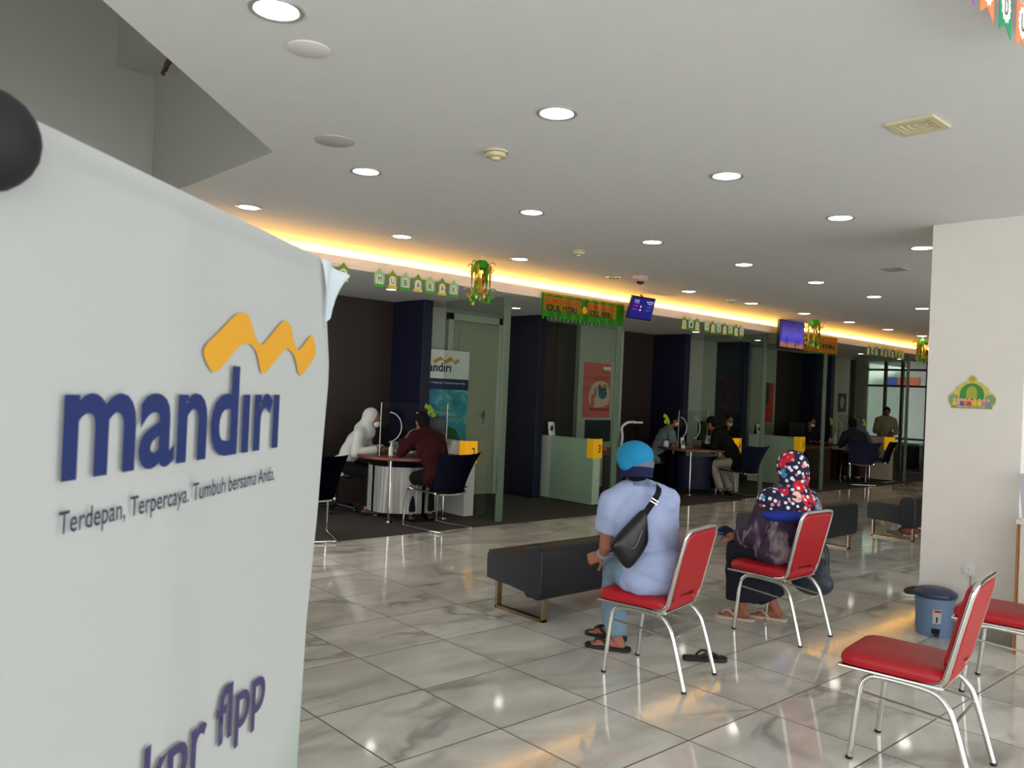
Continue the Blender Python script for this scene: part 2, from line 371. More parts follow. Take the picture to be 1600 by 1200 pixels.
# ================================================================== CEILING FITTINGS
def downlight_proto(r):
    t = thing('downlight', 'x', 'downlight')
    b = MB(); b.lathe([(r*.80, .02), (r*.84, -.004), (r, -.006), (r*1.02, 0)], cap=False); b.build('trim_ring', mat('grey_ring', (150, 150, 145), .35), t)
    MB().lathe([(r*.8, -.001), (r*.4, -.004), (.001, -.005)], cap=False).build('lens', M_LAMP, t)
    return t
def lname(i, j):
    col = ['nearest', 'second', 'third', 'fourth', 'fifth', 'sixth', 'seventh', 'eighth', 'ninth', 'tenth', 'eleventh', 'twelfth']
    return '%s round recessed downlight in the %s' % (col[i], ['ceiling row running along the glowing cove', 'middle ceiling row', 'ceiling row farthest from the booths'][j])
P0 = downlight_proto(.097); first = True
for j, (y, xs) in enumerate(((6.098, [2.7465+1.427*i for i in range(10)]), (4.438, [2.7465+1.427*i for i in range(9)]), (2.777, [1.3195+1.427*i for i in range(5)]))):
    n = 0
    for i, x in enumerate(xs):
        if j == 0 and i == 3: continue
        if first: t = place(P0, (x, y, CZ)); t['label'] = lname(n, j); t['group'] = 'recessed downlights in the hall ceiling'; first = False
        else: t = dup(P0, (x, y, CZ), 0, lname(n, j), 'recessed downlights in the hall ceiling')
        n += 1
P1 = downlight_proto(.07)
sl = ['downlight in the lowered ceiling behind the first flag garland', 'downlight in the lowered ceiling over the first passage, left of the foil banner', 'downlight in the lowered ceiling behind the second flag garland', 'downlight in the lowered ceiling just left of the television', 'downlight in the lowered ceiling left of the farthest flag garland', 'downlight in the lowered ceiling behind the farthest flag garland']
for i, (x, y) in enumerate(((5.42, 8.09), (7.53, 8.23), (11.54, 8.15), (13.43, 8.13), (17.35, 8.03), (19.3, 8.03))):
    if i == 0: t = place(P1, (x, y, SZ)); t['label'] = sl[0]; t['group'] = 'downlights over the booths'
    else: dup(P1, (x, y, SZ), 0, sl[i], 'downlights over the booths')
t = thing('dead_downlight', 'unlit recessed ceiling lamp with a chrome reflector beside the dome camera', 'downlight', (7.046, 6.096, CZ))
MB().lathe([(.055, .03), (.07, -.004), (.09, -.006), (.09, 0)], cap=False).build('trim_ring', M_CHROME, t)
MB().lathe([(.055, -.001), (.001, -.003)], cap=False).build('lens', mat('frosted_lens', (210, 190, 160), .2), t)
for i, (x, y, r) in enumerate(((2.973, 3.471, .062), (5.578, 5.268, .06), (9.393, 6.097, .07))):
    t = thing('smoke_detector', ['large cream smoke detector near the middle of the ceiling', 'small smoke detector above the foil banner', 'smoke detector above the second flag garland'][i], 'smoke detector', (x, y, CZ))
    MB().lathe([(.001, -.005), (r, -.005), (r*1.05, -.012), (r*1.05, 0), (.001, 0)]).build('base', M_CREAM, t)
    MB().lathe([(.001, -.05), (r*.35, -.05), (r*.45, -.038), (r*.92, -.034), (r*.95, -.014), (.001, -.014)]).build('sensor_cap', M_CREAM, t)
t = thing('dome_camera', 'small cream dome camera under the ceiling above the rate screen', 'security camera', (7.153, 5.81, CZ))
MB().lathe([(.085, 0), (.085, -.03), (.06, -.055), (.001, -.055)], cap=False).build('housing', mat('pink_cream', (205, 180, 160), .4), t)
MB().lathe([(.045, -.055), (.035, -.08), (.001, -.088)], cap=False).build('dome', mat('smoked_dome', (60, 55, 55), .08), t)
def vent(x, y, s, label, m, flat=False):
    t = thing('ceiling_vent', label, 'vent', (x, y, CZ))
    b = MB()
    for sg in (-1, 1):
        b.box((sg*s*.43, 0, -.006), (s*.14, s, .012)); b.box((0, sg*s*.43, -.006), (s*.72, s*.14, .012))
    b.build('frame', m, t, smooth=False)
    for k, q in enumerate((.62, .40, .18)):
        b = MB()
        for sg in (-1, 1):
            b.box((sg*s*q/2, 0, -.003+.003*k), (.012, s*q, .012)); b.box((0, sg*s*q/2, -.003+.003*k), (s*q, .012, .012))
        b.build('louvre', m, t, smooth=False)
    MB().box((0, 0, .012), (s*.95, s*.95, .02)).build('backing', mat('vent_dark', (140, 125, 95), .6), t, smooth=False)
vent(3.945, 1.60, .215, 'square cream ceiling air diffuser near the right side', M_CREAM)
vent(7.96, 3.385, .2, 'flush square air diffuser farther off beside the white column', mat('vent_grey', (172, 160, 148), .6))
for i, (x, y, r) in enumerate(((1.57, 3.0, .085), (2.28, 4.02, .11))):
    tag(MB().lathe([(.001, 0), (r, 0), (r, -.004), (r*.96, -.006), (.001, -.006)], (x, y, CZ)).build('ceiling_hatch_cover', mat('patch_%d' % i, ((214, 212, 206), (178, 178, 172))[i], .9)), ['pale round cover plate on the ceiling near the void edge', 'darker round cover plate on the ceiling near the corner of the void'][i], 'cover plate')
t = thing('cable_bundle', 'loose brown cable bundle sticking out under the beam in the void', 'cable', (2.08, 5.65, 3.78))
for k in range(6):
    a = random.uniform(-.02, .02); c = random.uniform(-.02, .02)
    MB().tube([(.05, -.1+a, .01), (.02+c, .02, -.03+a), (-.05+a, .2, -.06+c), (-.02+c, .42+.1*a, -.09+a)], .009, 6, smooth=4).build('cable', mat('cable_brown', (84, 66, 48), .8), t)
MB().ell((.02, .04, -.03), (.03, .05, .03), sub=2).build('tape_wrap', mat('tape_grey', (170, 150, 135), .7), t)

# ================================================================== FESTIVE DECORATION
def garland(x0s, label, z=2.68):
    t = thing('flag_garland', label, 'garland', (x0s[0], 7.0, z))
    pts = [(x-x0s[0], 0, .004 if k % 2 else 0) for k, x in enumerate([x0s[0]-.12]+x0s+[x0s[-1]+.12])]
    MB().tube(pts, .0025, 5).build('string', M_PAPER, t)
    for k, (x, ch) in enumerate(zip(x0s, 'EIDMUBARAK')):
        w, h = .062, .165; gm = M_GREENL if k % 2 == 1 else M_GREENP; dx = x-x0s[0]
        m = plane_m((dx, -.004, 0), (1, 0, 0), (0, 0, 1))
        outl = [(-w, -h+.035), (-w*.35, -h+.005), (w*.35, -h+.005), (w, -h+.035), (w, -.035), (w*1.02, -.03), (w*.5, -.02), (0, .02), (-w*.5, -.02), (-w*1.02, -.03)]
        outl = [(-w*.9, -h), (w*.9, -h), (w, -.05), (w*.92, -.03), (w*.45, -.012), (0, .022), (-w*.45, -.012), (-w*.92, -.03), (-w, -.05)]
        f = MB().prism(outl, m, .002).build('flag', gm, t, smooth=False)
        arch = [(-w*.62, -h+.03)]+[(-w*.62*math.cos(a), -.075+.035*math.sin(a)) for a in [PI*q/8 for q in range(9)]]+[(w*.62, -h+.03)]
        MB().prism(arch, plane_m((dx, -.007, 0), (1, 0, 0), (0, 0, 1)), .001).build('inner_arch', M_PAPER if k % 2 == 0 else mat('mint_paper', (205, 225, 200), .8), f, smooth=False)
        MB().prism([(-w*.9, -h), (w*.9, -h), (w*.93, -h+.028), (-w*.93, -h+.028)], plane_m((dx, -.007, 0), (1, 0, 0), (0, 0, 1)), .001).build('hem', M_YEL if k % 2 == 0 else M_GFOIL, f, smooth=False)
        text('letter', ch, M_INK, plane_m((dx-w*.33, -.0095, -h+.045), (1, 0, 0), (0, 0, 1)), w*.66, .06, f)
    return t
garland([3.80, 3.965, 4.13]+[4.54+.157*i for i in range(7)], 'green and yellow flag garland spelling EID MUBARAK, left of the first foil chandelier')
garland([9.62, 9.78, 9.93]+[10.17+.153*i for i in range(7)], 'flag garland spelling EID MUBARAK between the rate screen and the television')
garland([15.42, 15.6, 15.76]+[16.02+.158*i for i in range(7)], 'farthest flag garland, at the right near the white column')

def chandelier(x, y, label, seed, ztop=2.83, green=.5):
    rn = random.Random(seed)
    t = thing('foil_chandelier', label, 'decoration', (x, y, ztop))
    MB().tube([(0, 0, 0), (0, 0, CZ-ztop+.001)], .002, 5).build('string', M_PAPER, t)
    MB().lathe([(.001, .0), (.045, -.004), (.07, -.03), (.078, -.085), (.06, -.09), (.001, -.085)]).build('crown', M_GFOIL, t)
    for k in range(12):
        a = 2*PI*k/12; r = .06+.03*(k % 2); L = rn.uniform(.28, .38); w = .013
        b = MB()
        def fn(u, v, a=a, r=r, L=L, w=w, ph=rn.uniform(0, 6)):
            tw = a+ph+3*u; return V((r*math.cos(a)+(v-.5)*2*w*math.cos(tw), r*math.sin(a)+(v-.5)*2*w*math.sin(tw), -.05-L*u))
        b.grid(fn, 14, 1, .001); b.build('foil_strip', M_YFOIL if k % 3 else M_GFOIL, t)
    for k in range(8):
        a = 2*PI*k/8+.3; zc = (-.05, -.17, -.06, -.3)[k % 4]; r = .115
        pts = []
        for q in range(22):
            th = q*.5; rr = .045-.0016*q; pts.append((r*math.cos(a)+rr*math.cos(th)*math.cos(a), r*math.sin(a)+rr*math.cos(th)*math.sin(a), zc-.004*q+rr*math.sin(th)))
        MB().tube(pts, .0055, 6).build('spiral', (M_YFOIL, M_GFOIL, mat('bronze_foil', (150, 80, 35), .3, .7))[k % 3], t)
    for k in range(7):
        a = 2*PI*k/7; MB().ell((.085*math.cos(a), .085*math.sin(a), rn.uniform(-.42, -.3)), (.018, .018, .032), sub=2).build('bauble', (M_GFOIL, mat('mint_foil', (120, 220, 150), .2, .7), M_YFOIL)[k % 3], t)
    star = [(.035*(1 if q % 2 == 0 else .45)*math.cos(PI*q/5+.3), .035*(1 if q % 2 == 0 else .45)*math.sin(PI*q/5+.3)) for q in range(10)]
    MB().prism(star, plane_m((-.075, -.05, -.16), (1, -.9, 0), (0, 0, 1)), .003).build('star', mat('yellow_card', (245, 200, 20), .5), t, smooth=False)
chandelier(5.19, 6.2, 'green and gold foil chandelier hanging left of the long foil banner', 1, 2.80)
chandelier(11.62, 6.1, 'foil chandelier hanging just right of the television', 2, 2.80)
chandelier(15.63, 6.1, 'farthest foil chandelier, partly beside the white column', 3, 2.80)

M_RINK = mat('red_foil_ink', (225, 50, 25), .4)
def foil_banner(x0, x1, label, texts=True, m=None):
    L = x1-x0; t = thing('foil_banner', label, 'banner', (x0, 6.995, 2.44))
    def fn(u, v): return V((L*u, .006*math.sin(u*L*40), .285*v))
    MB().grid(fn, 90, 8, .002).build('foil_sheet', m or M_GFOIL, t)
    MB().grid(lambda u, v: V((L*u, -.004+.006*math.sin(u*L*40), .262+.022*v)), 90, 1, .001).build('top_edge', M_YFOIL, t)
    for a in ((.02, .46), (.53, .89)) if texts else ((.03, .97),):
        MB().grid(lambda u, v: V((L*(a[0]+(a[1]-a[0])*u), -.006+.006*math.sin((a[0]+(a[1]-a[0])*u)*L*40), .075+.165*v)), 50, 2, .001).build('gold_field', mat('ochre_foil', (190, 165, 30), .4, .2), t)
        m1 = plane_m((L*a[0]+.02, -.016, .155), (1, 0, 0), (0, 0, 1)); m2 = plane_m((L*a[0]+.04, -.016, .07), (1, 0, 0), (0, 0, 1)); w = L*(a[1]-a[0])
        text('red_lettering', 'SELAMAT HARI RAYA', M_RINK, m1, w-.05, .07, t, bold=.004)
        text('black_lettering', "IDUL FITRI", mat('black_ink', (20, 22, 12), .5), m2, w-.14, .075, t, bold=.02)
    if texts:
        b = MB(); b.prism([(.045*math.cos(q*PI/10), .045*math.sin(q*PI/10)) for q in range(20)], plane_m((L*.48+.02, -.012, .13), (1, 0, 0), (0, 0, 1)), .002); b.build('gold_emblem', M_YFOIL, t, smooth=False)
    n = int(L/.07)
    b = MB()
    for k in range(n): b.box((L*(k+.5)/n, -.002, -.012-.01*random.random()), (.02, .001, .04))
    b.build('fringe', M_GFOIL, t, smooth=False)
foil_banner(6.8, 8.3, 'long green foil banner wishing SELAMAT HARI RAYA IDUL FITRI left of the rate screen')
foil_banner(12.75, 14.2, 'orange and green foil banner right of the television', False, mat('orange_foil', (220, 145, 30), .35, .2, bump=.6, bscale=40))

# near bunting at the top right corner
t = thing('bunting', 'colourful swallowtail bunting hanging from the ceiling at the top right corner', 'bunting', (2.70, .885, 2.85))
MB().tube([(-.6, 0, 0), (.7, 0, 0)], .002, 5).build('string', M_PAPER, t)
for k, (c, ch) in enumerate((((150, 90, 170), 'L'), ((240, 135, 75), 'I'), ((30, 150, 95), 'D'), ((240, 135, 90), 'U'), ((60, 140, 200), 'L'))):
    x = -.22+.157*k; w = .056; m = plane_m((x, 0, 0), (1, 0, 0), (0, 0, 1))
    f = MB().prism([(-w, -.15), (0, -.118), (w, -.15), (w, 0), (-w, 0)], m, .0015).build('flag', mat('bunting_%d' % k, c, .8), t, smooth=False)
    star = [((.044 if q % 2 == 0 else .036)*math.cos(PI*q/12), -.062+(.054 if q % 2 == 0 else .046)*math.sin(PI*q/12)) for q in range(24)]
    MB().prism(star, m @ Matrix.Translation((0, 0, .002)), .001).build('rosette', M_PAPER, f, smooth=False)
    text('letter', ch, mat('grey_ink', (90, 80, 85), .7), m @ Matrix.Translation((-.014, -.09, .0035)), .028, .055, f)

# hanging screens
t = thing('rate_screen', 'tilted blue exchange rate screen hanging right of the long foil banner', 'screen', (8.45, 6.86, 2.536))
sm = plane_m((-.24, .0, 0), (1, 0, 0), (0, -.255, .967))
MB().prism([(0, 0), (.48, 0), (.48, .30), (0, .30)], sm @ Matrix.Translation((0, 0, -.03)), .03).build('casing', M_BLACK, t, smooth=False, bevel=.004)
MB().prism([(.014, .018), (.466, .018), (.466, .284), (.014, .284)], sm @ Matrix.Translation((0, 0, .001)), .001).build('display', mat('screen_blue', (24, 20, 110), .3, emit=.8), t, smooth=False)
for (x, y, w, h, c, s) in ((.07, .235, .09, .016, (230, 225, 220), 'BANK'), (.07, .21, .09, .014, (220, 215, 210), 'NOTES'), (.31, .235, .13, .016, (230, 225, 220), 'RATE'), (.33, .21, .1, .014, (220, 215, 210), 'TODAY'), (.06, .165, .1, .02, (190, 40, 90), '14.300'), (.04, .12, .12, .02, (190, 40, 90), '10.250'), (.34, .165, .09, .02, (40, 150, 120), '14.5'), (.33, .12, .09, .02, (40, 150, 120), '10.7')):
    text('readout', s, mat('px_%d%d%d' % c, c, .5, emit=.8), sm @ Matrix.Translation((x, y, .0035)), w, h, t)
for y in (.17, .125): MB().prism([(.21+.012*math.cos(q*PI/6), y+.012*math.sin(q*PI/6)) for q in range(12)], sm @ Matrix.Translation((0, 0, .003)), .001).build('flag_icon', mat('px_cream', (235, 220, 190), .5, emit=.8), t, smooth=False)
MB().tube([(0, -.06, .28), (0, .0, CZ-2.536+.001)], .012).build('bracket', M_BLACK, t)
t = thing('television', 'flat television showing a violet picture, hanging from the ceiling', 'television', (12.31, 6.86, 2.405))
MB().box((0, 0, .23), (.78, .05, .47)).build('casing', M_BLACK, t, smooth=False, bevel=.006)
def tvmat():
    m = bpy.data.materials.new('tv_picture'); m.use_nodes = True; nt = m.node_tree; N = nt.nodes; L = nt.links; b = N['Principled BSDF']; b.inputs['Roughness'].default_value = .3
    tc = N.new('ShaderNodeTexCoord'); sp = N.new('ShaderNodeSeparateXYZ'); L.new(tc.outputs['Object'], sp.inputs[0]); cr = N.new('ShaderNodeValToRGB')
    mr = N.new('ShaderNodeMapRange'); L.new(sp.outputs[2], mr.inputs[0]); mr.inputs[1].default_value = .02; mr.inputs[2].default_value = .44; L.new(mr.outputs[0], cr.inputs[0])
    e = cr.color_ramp.elements; e[0].color = lin((170, 110, 70)); e[0].position = .12; e[1].color = lin((70, 60, 190)); e[1].position = .25; q = e.new(.5); q.color = lin((90, 80, 200)); q = e.new(.9); q.color = lin((50, 40, 120))
    mp = N.new('ShaderNodeMapping'); mp.inputs['Scale'].default_value = (16, 1, 5); L.new(tc.outputs['Object'], mp.inputs[0]); n = N.new('ShaderNodeTexNoise'); n.inputs['Scale'].default_value = 1; n.inputs['Detail'].default_value = 4; L.new(mp.outputs[0], n.inputs['Vector'])
    mx = N.new('ShaderNodeMix'); mx.data_type = 'RGBA'; m2 = N.new('ShaderNodeMapRange'); L.new(n.outputs['Fac'], m2.inputs[0]); m2.inputs[1].default_value = .52; m2.inputs[2].default_value = .66; m2.inputs[4].default_value = .8
    L.new(m2.outputs[0], mx.inputs[0]); L.new(cr.outputs[0], mx.inputs[6]); mx.inputs[7].default_value = lin((24, 22, 80)); L.new(mx.outputs[2], b.inputs['Emission Color']); b.inputs['Emission Strength'].default_value = .9; b.inputs['Base Color'].default_value = (.01, .01, .01, 1)
    return m
MB().box((0, -.027, .235), (.73, .004, .42)).build('display', tvmat(), t, smooth=False)
MB().tube([(0, .0, .4), (0, .0, CZ-2.405+.001)], .02).build('bracket', M_BLACK, t)

# ================================================================== BOOTH FURNITURE
def screen_wall(x, y0, y1, num, label, m, w=.15, h=.89):
    t = thing('counter_screen', label, 'counter', (x+w/2, y0, .004))
    MB().box((0, (y1-y0)/2, h/2), (w, y1-y0, h)).build('panel', m, t, smooth=False, bevel=.004)
    s = MB(); s.box((-w/2-.008, .05, h-.12), (.012, .13, .27)); s.box((0, -.008, h-.12), (w+.028, .012, .27)); s.build('number_sign', M_YSIGN, t, smooth=False, bevel=.004)
    text('number', num, M_INK, plane_m((.0, -.0155, h-.175), (1, 0, 0), (0, 0, 1)), .055, .11, t, bold=.015)
    return t
M_SCR = mat('white_laminate', (205, 205, 198), .45)
screen_wall(6.335, 7.70, 8.55, '2', 'low white screen wall with lit yellow sign two', M_SCR)
screen_wall(8.62, 7.70, 8.78, '3', 'low pale green screen wall with lit yellow sign three', M_GREEN, h=.9)
screen_wall(12.13, 7.68, 8.55, '4', 'low screen wall with lit yellow sign four behind the man in black', M_SCR)
screen_wall(14.32, 7.70, 8.78, '5', 'low pale green screen wall with lit yellow sign five', M_GREEN, h=.9)
screen_wall(17.68, 7.48, 8.45, '6', 'low screen wall with lit yellow sign six, farthest of the counters', mat('beige_laminate', (190, 178, 155), .5), w=.2)

def desk(x, y, label, panel_mat, ang0, ang1):
    t = thing('desk', label, 'desk', (x, y, .004))
    poly = [(.62*math.cos(a), .58*math.sin(a)) for a in [2*PI*k/48 for k in range(48)]]
    MB().prism(poly, Matrix.Translation((0, 0, .70)), .035).build('tabletop', M_WOOD, t, bevel=.006)
    b = MB()
    def fn(u, v): a = ang0+(ang1-ang0)*u; return V((-.06+.42*math.cos(a), .40*math.sin(a), .10+.52*v))
    b.grid(fn, 30, 1, .01); b.build('modesty_panel', panel_mat, t)
    for (px, py) in ((-.4, -.22), (.3, -.3), (.0, .42)):
        b = MB(); b.tube([(px, py, 0.005), (px, py, .70)], .016); b.lathe([(.001, .012), (.05, .008), (.055, 0), (.001, 0)], (px, py, 0)); b.build('leg', M_CHROME, t)
    return t
desk(5.70, 7.98, 'round brown desk with a brushed steel panel and the teller in white', streaky('steel_painted_reflections', [(130, 128, 122), (240, 238, 230), (170, 168, 160), (252, 250, 244)], 4, (1.6, 1.6, .05), .28), PI*.75, PI*1.75)  # pale and dark streaks paint upright reflections into the steel's colour
desk(11.42, 8.0, 'round brown desk with a navy panel beside the man in grey', mat('navy_laminate', (16, 22, 60), .5), PI*.75, PI*1.75)
desk(16.9, 7.98, 'round desk with a brown panel in the farthest booth', M_WOOD, PI*.75, PI*1.75)
# straight desks behind the low screens 3 and 5
for i, x in enumerate((9.29, 14.98)):
    t = thing('side_desk', ['dark side desk behind the wall of sign three', 'dark side desk behind the wall of sign five'][i], 'desk', (x, 8.15, .004))
    MB().box((0, 0, .71), (1.0, 1.0, .03)).build('tabletop', M_WOOD, t, smooth=False)
    for sg in (-1, 1): MB().box((0, sg*.47, .345), (.95, .03, .69)).build('side_panel', M_BROWN, t, smooth=False)

def acrylic(x, y, label, w=.95, rz=.0):
    t = thing('acrylic_shield', label, 'screen', (x, y, .742), rz)
    b = MB(); b.box((0, 0, .3), (w, .005, .60)); b.build('sheet', M_ACRY, t, smooth=False)
    e = mat('acrylic_edge', (225, 230, 228), .2)
    b = MB(); b.box((-w/2, 0, .3), (.006, .008, .60)); b.box((w/2, 0, .3), (.006, .008, .60)); b.build('side_edge', e, t, smooth=False)
    for sx in (-.37, .0):
        pts = [(sx+(.18+.0)*math.sin(a), -.006, .32+.17*math.cos(a)) for a in [PI*.02+PI*.95*k/16 for k in range(17)]]
        MB().tube(pts, .006, 6).build('bright_edge', e, t)
    for sx in (-.3, .3): MB().box((sx, 0, -.001), (.02, .14, .008)).build('foot', e, t, smooth=False)
    return t
acrylic(5.72, 7.92, 'clear acrylic shield on the desk in front of the teller in white')
acrylic(11.3, 7.95, 'clear acrylic shield on the desk of the man in grey', .8)
acrylic(16.85, 8.05, 'clear acrylic shield on the farthest desk', .8)

def bottle(x, y, z, label, s=1.0):
    t = thing('sanitizer_bottle', label, 'bottle', (x, y, z))
    MB().lathe([(.001, 0), (.024*s, 0), (.026*s, .02*s), (.026*s, .09*s), (.012*s, .11*s), (.001, .11*s)]).build('bottle_body', M_PLAST, t)
    MB().lathe([(.001, .11*s), (.011*s, .11*s), (.008*s, .15*s), (.001, .155*s)]).build('cap', M_PAPER, t); return t
bottle(5.36, 7.86, .74, 'white hand gel bottle on the steel panelled desk')
bottle(11.35, 7.72, .74, 'white hand gel bottle on the navy panelled desk')
bottle(16.3, 8.0, .74, 'white pump bottle on the farthest desk', 1.5)
def papers(x, y, z, label, n=3):
    t = thing('paper_stack', label, 'papers', (x, y, z))
    for k in range(n): MB().box((.02*k, .015*k, .002+.004*k), (.21, .3, .003), rz=.3*k).build('sheet', M_PAPER, t, smooth=False)
papers(5.75, 8.16, .74, 'loose white papers on the steel panelled desk', 4)
papers(11.35, 8.2, .74, 'loose white papers on the navy panelled desk', 2)
papers(12.2+.01, 8.2, .90, 'white papers lying on the screen wall of sign four', 2)
# card calculator / calendar stand on desk 2
t = thing('desk_calendar', 'small white desk calendar beside a red tag on the teller desk', 'calendar', (5.92, 8.35, .74))
MB().box((0, 0, .09), (.15, .015, .15), rot=Euler((.25, 0, 0)).to_matrix()).build('front_sheet', M_PAPER, t, smooth=False)
MB().box((0, .06, .085), (.15, .006, .15), rot=Euler((-.3, 0, 0)).to_matrix()).build('back_board', M_BLACK, t, smooth=False)
MB().box((0, .02, .01), (.16, .1, .015)).build('base', M_BLACK, t, smooth=False)
MB().ell((-.09, 0, .12), (.022, .015, .03), sub=2).build('red_tag', mat('red_plastic', (190, 25, 35), .4), t)
def orchid(x, y, z, label, h=.5, seed=1):
    rn = random.Random(seed); t = thing('orchid', label, 'plant', (x, y, z))
    MB().lathe([(.001, 0), (.04, 0), (.05, .03), (.045, .1), (.038, .1), (.001, .09)]).build('pot', M_PLAST, t)
    MB().tube([(0, 0, .09), (.02, 0, h*.6), (-.02, 0, h*.9), (-.07, -.01, h)], .004, 6, smooth=5).build('stem', mat('stem_green', (90, 130, 40), .6), t)
    for k in range(4):
        a = k*PI/2+.4; MB().grid(lambda u, v: V(((.14*u)*math.cos(a)-(v-.5)*.04*math.sin(a)*math.sin(PI*min(u+.1, 1)), (.14*u)*math.sin(a)+(v-.5)*.04*math.cos(a)*math.sin(PI*min(u+.1, 1)), .1+.09*u-.1*u*u)), 8, 2, .002).build('leaf', mat('leaf_green', (50, 90, 35), .5), t)
    for (dx, dz) in ((-.075, 0), (-.03, -.02), (.005, -.06), (-.05, -.09), (.03, -.1)):
        b = MB()
        for q in range(5):
            a = 2*PI*q/5+rn.random(); b.ell((dx+.022*math.cos(a), -.01, h+dz+.022*math.sin(a)), (.018, .006, .018), sub=1)
        b.ell((dx, -.014, h+dz), (.008, .008, .008), sub=1); b.build('flower', mat('lime_petal', (190, 220, 60), .5), t)
orchid(6.22, 8.28, .74, 'yellow-green orchid on the steel panelled desk, left of the standing banner', .56, 1)
orchid(10.95, 8.22, .74, 'yellow-green orchid left of the man in grey', .50, 2)
orchid(12.02, 8.1, .74, 'small yellow-green orchid right of the navy panelled desk', .47, 3)
orchid(16.72, 8.3, .74, 'yellow orchid in the farthest booth', .5, 4)
orchid(17.8, 8.1, .90, 'yellow orchid standing on the wall of sign six', .33, 5)
def monitor(x, y, z, label, rz=0, w=.55):
    t = thing('monitor', label, 'monitor', (x, y, z), rz)
    MB().box((0, 0, .27), (w, .03, .32)).build('casing', M_BLACK, t, smooth=False, bevel=.006)
    MB().box((0, .017, .27), (w-.04, .003, .28)).build('display', mat('dark_display', (14, 16, 22), .15), t, smooth=False)
    b = MB(); b.box((0, -.02, .1), (.05, .02, .18)); b.box((0, 0, .006), (.22, .16, .012)); b.build('stand', M_BLACK, t, smooth=False)
monitor(9.25, 8.2, .73, 'black monitor seen from behind above the wall of sign three')
monitor(11.98, 8.25, .73, 'black monitor behind the man in black', .3, .42)
monitor(15.1, 8.2, .73, 'black monitor above the wall of sign five', 0, .6)
monitor(6.12, 8.08, .738, 'small monitor behind the customer in maroon', 2.6, .3)
def tent_card(x, y, z, label, pic=(40, 60, 40), rz=0, w=.13, h=.2):
    t = thing('tent_card', label, 'card', (x, y, z), rz)
    MB().box((0, 0, h/2), (w, .004, h), rot=Euler((-.15, 0, 0)).to_matrix()).build('front_face', M_PAPER, t, smooth=False)
    MB().box((0, .05, h/2), (w, .004, h), rot=Euler((.15, 0, 0)).to_matrix()).build('back_face', mat('card_dark', (50, 60, 50), .6), t, smooth=False)
    MB().prism([(.035*math.cos(q*PI/8), .05*math.sin(q*PI/8)) for q in range(16)], plane_m((0, -.006, h*.5), (1, 0, 0), (0, -.0, 1)), .001).build('picture', mat('pic_%d%d%d' % pic, pic, .6), t, smooth=False)
tent_card(8.70, 8.62, .905, 'small tent card standing on the pale green wall of sign three')
tent_card(14.40, 8.62, .905, 'tent card standing on the pale green wall of sign five')
tent_card(5.0+.72, 8.3, .742, 'small card on the steel panelled desk', (120, 150, 160), .2, .1, .12)
tent_card(11.72, 7.75, .742, 'white folded card on the navy panelled desk', (180, 180, 170), .6, .1, .16)
tent_card(10.93, 7.88, .742, 'white notice card left of the man in grey', (90, 90, 90), 0, .09, .17)
tag(MB().lathe([(.001, 0), (.06, 0), (.045, .05), (.015, .075), (.001, .08)], (9.13, 7.98, .728)).build('orange_bell', mat('orange_plastic', (215, 90, 40), .5)), 'small orange bell shaped item on the side desk behind sign three', 'ornament')
# white curved arm lamp behind sign three
t = thing('desk_lamp', 'white curved arm lamp behind the wall of sign three', 'lamp', (9.68, 8.1, .73))
MB().lathe([(.001, 0), (.08, 0), (.08, .02), (.001, .025)]).build('base', M_PLAST, t)
MB().tube([(0, 0, .02), (.02, 0, .2), (.0, 0, .32), (.12, 0, .4), (.3, 0, .41)], .02, smooth=5).build('arm', M_PLAST, t)
MB().box((.36, 0, .405), (.2, .08, .03)).build('lamp_head', M_PLAST, t, smooth=False, bevel=.01)
# cactus pot on screen 2
t = thing('cactus_pot', 'small dark red plant in a white pot on the wall of sign two', 'plant', (6.40, 8.25, .895))
MB().lathe([(.001, 0), (.035, 0), (.045, .07), (.038, .07), (.001, .06)]).build('pot', M_PLAST, t)
b = MB(); [b.ell((.02*math.cos(k*1.3), .02*math.sin(k*1.3), .09+.012*k), (.03, .03, .025), sub=2) for k in range(5)]; b.build('foliage', mat('dark_red_leaf', (90, 20, 30), .6, bump=.4, bscale=80), t)

# blue cantilever chairs
def blue_chair(label, loc, rz):
    t = thing('cantilever_chair', label, 'chair', loc, rz, 'blue cantilever chairs at the desks')
    for sg in (-1, 1): MB().tube([(0, -.30, .014), (sg*.2, -.30, .014), (sg*.25, -.26, .014), (sg*.25, .20, .014), (sg*.25, .26, .05), (sg*.24, .22, .40), (sg*.23, .12, .42), (sg*.23, -.2, .41)], .0125, 10, smooth=6).build('leg', M_CHROME, t)
    MB().grid(lambda u, v: V(((u-.5)*.50, -.24+.50*v, .455+.015*math.sin(PI*v)-.03*max(0, v-.8)*5*(v-.8))), 10, 10, -.055).build('seat', M_BLUEF, t)
    def fn(u, v):
        z = .40+.43*v; w = .235+.07*v**1.5+.02*v; a = (u-.5)*2
        return V((a*w, -.24-.05*v-.09*v*v+.07*a*a*(1-.3*v), z+.02*abs(a)**3*v-.05*(1-v)*abs(a)**4*0))
    MB().grid(fn, 14, 12, .03).build('backrest', M_BLUEF, t)
    MB().tube([(-.2, -.23, .40), (0, -.26, .39), (.2, -.23, .40)], .012, 8, smooth=3).build('rear_bar', M_CHROME, t)
    return t
cc = blue_chair('blue cantilever chair under the customer in maroon', (5.56, 7.22, .004), .12)
dup(cc, (4.05, 7.35, .004), -.35, 'blue cantilever chair at the left, half hidden by the big banner')
dup(cc, (11.62, 7.26, .004), -.05, 'blue cantilever chair under the man in black')
dup(cc, (16.06, 7.40, .004), -.80, 'blue cantilever chair under the person in navy')
dup(cc, (17.15, 7.52, .004), .15, 'blue cantilever chair under the person in a grey hijab')
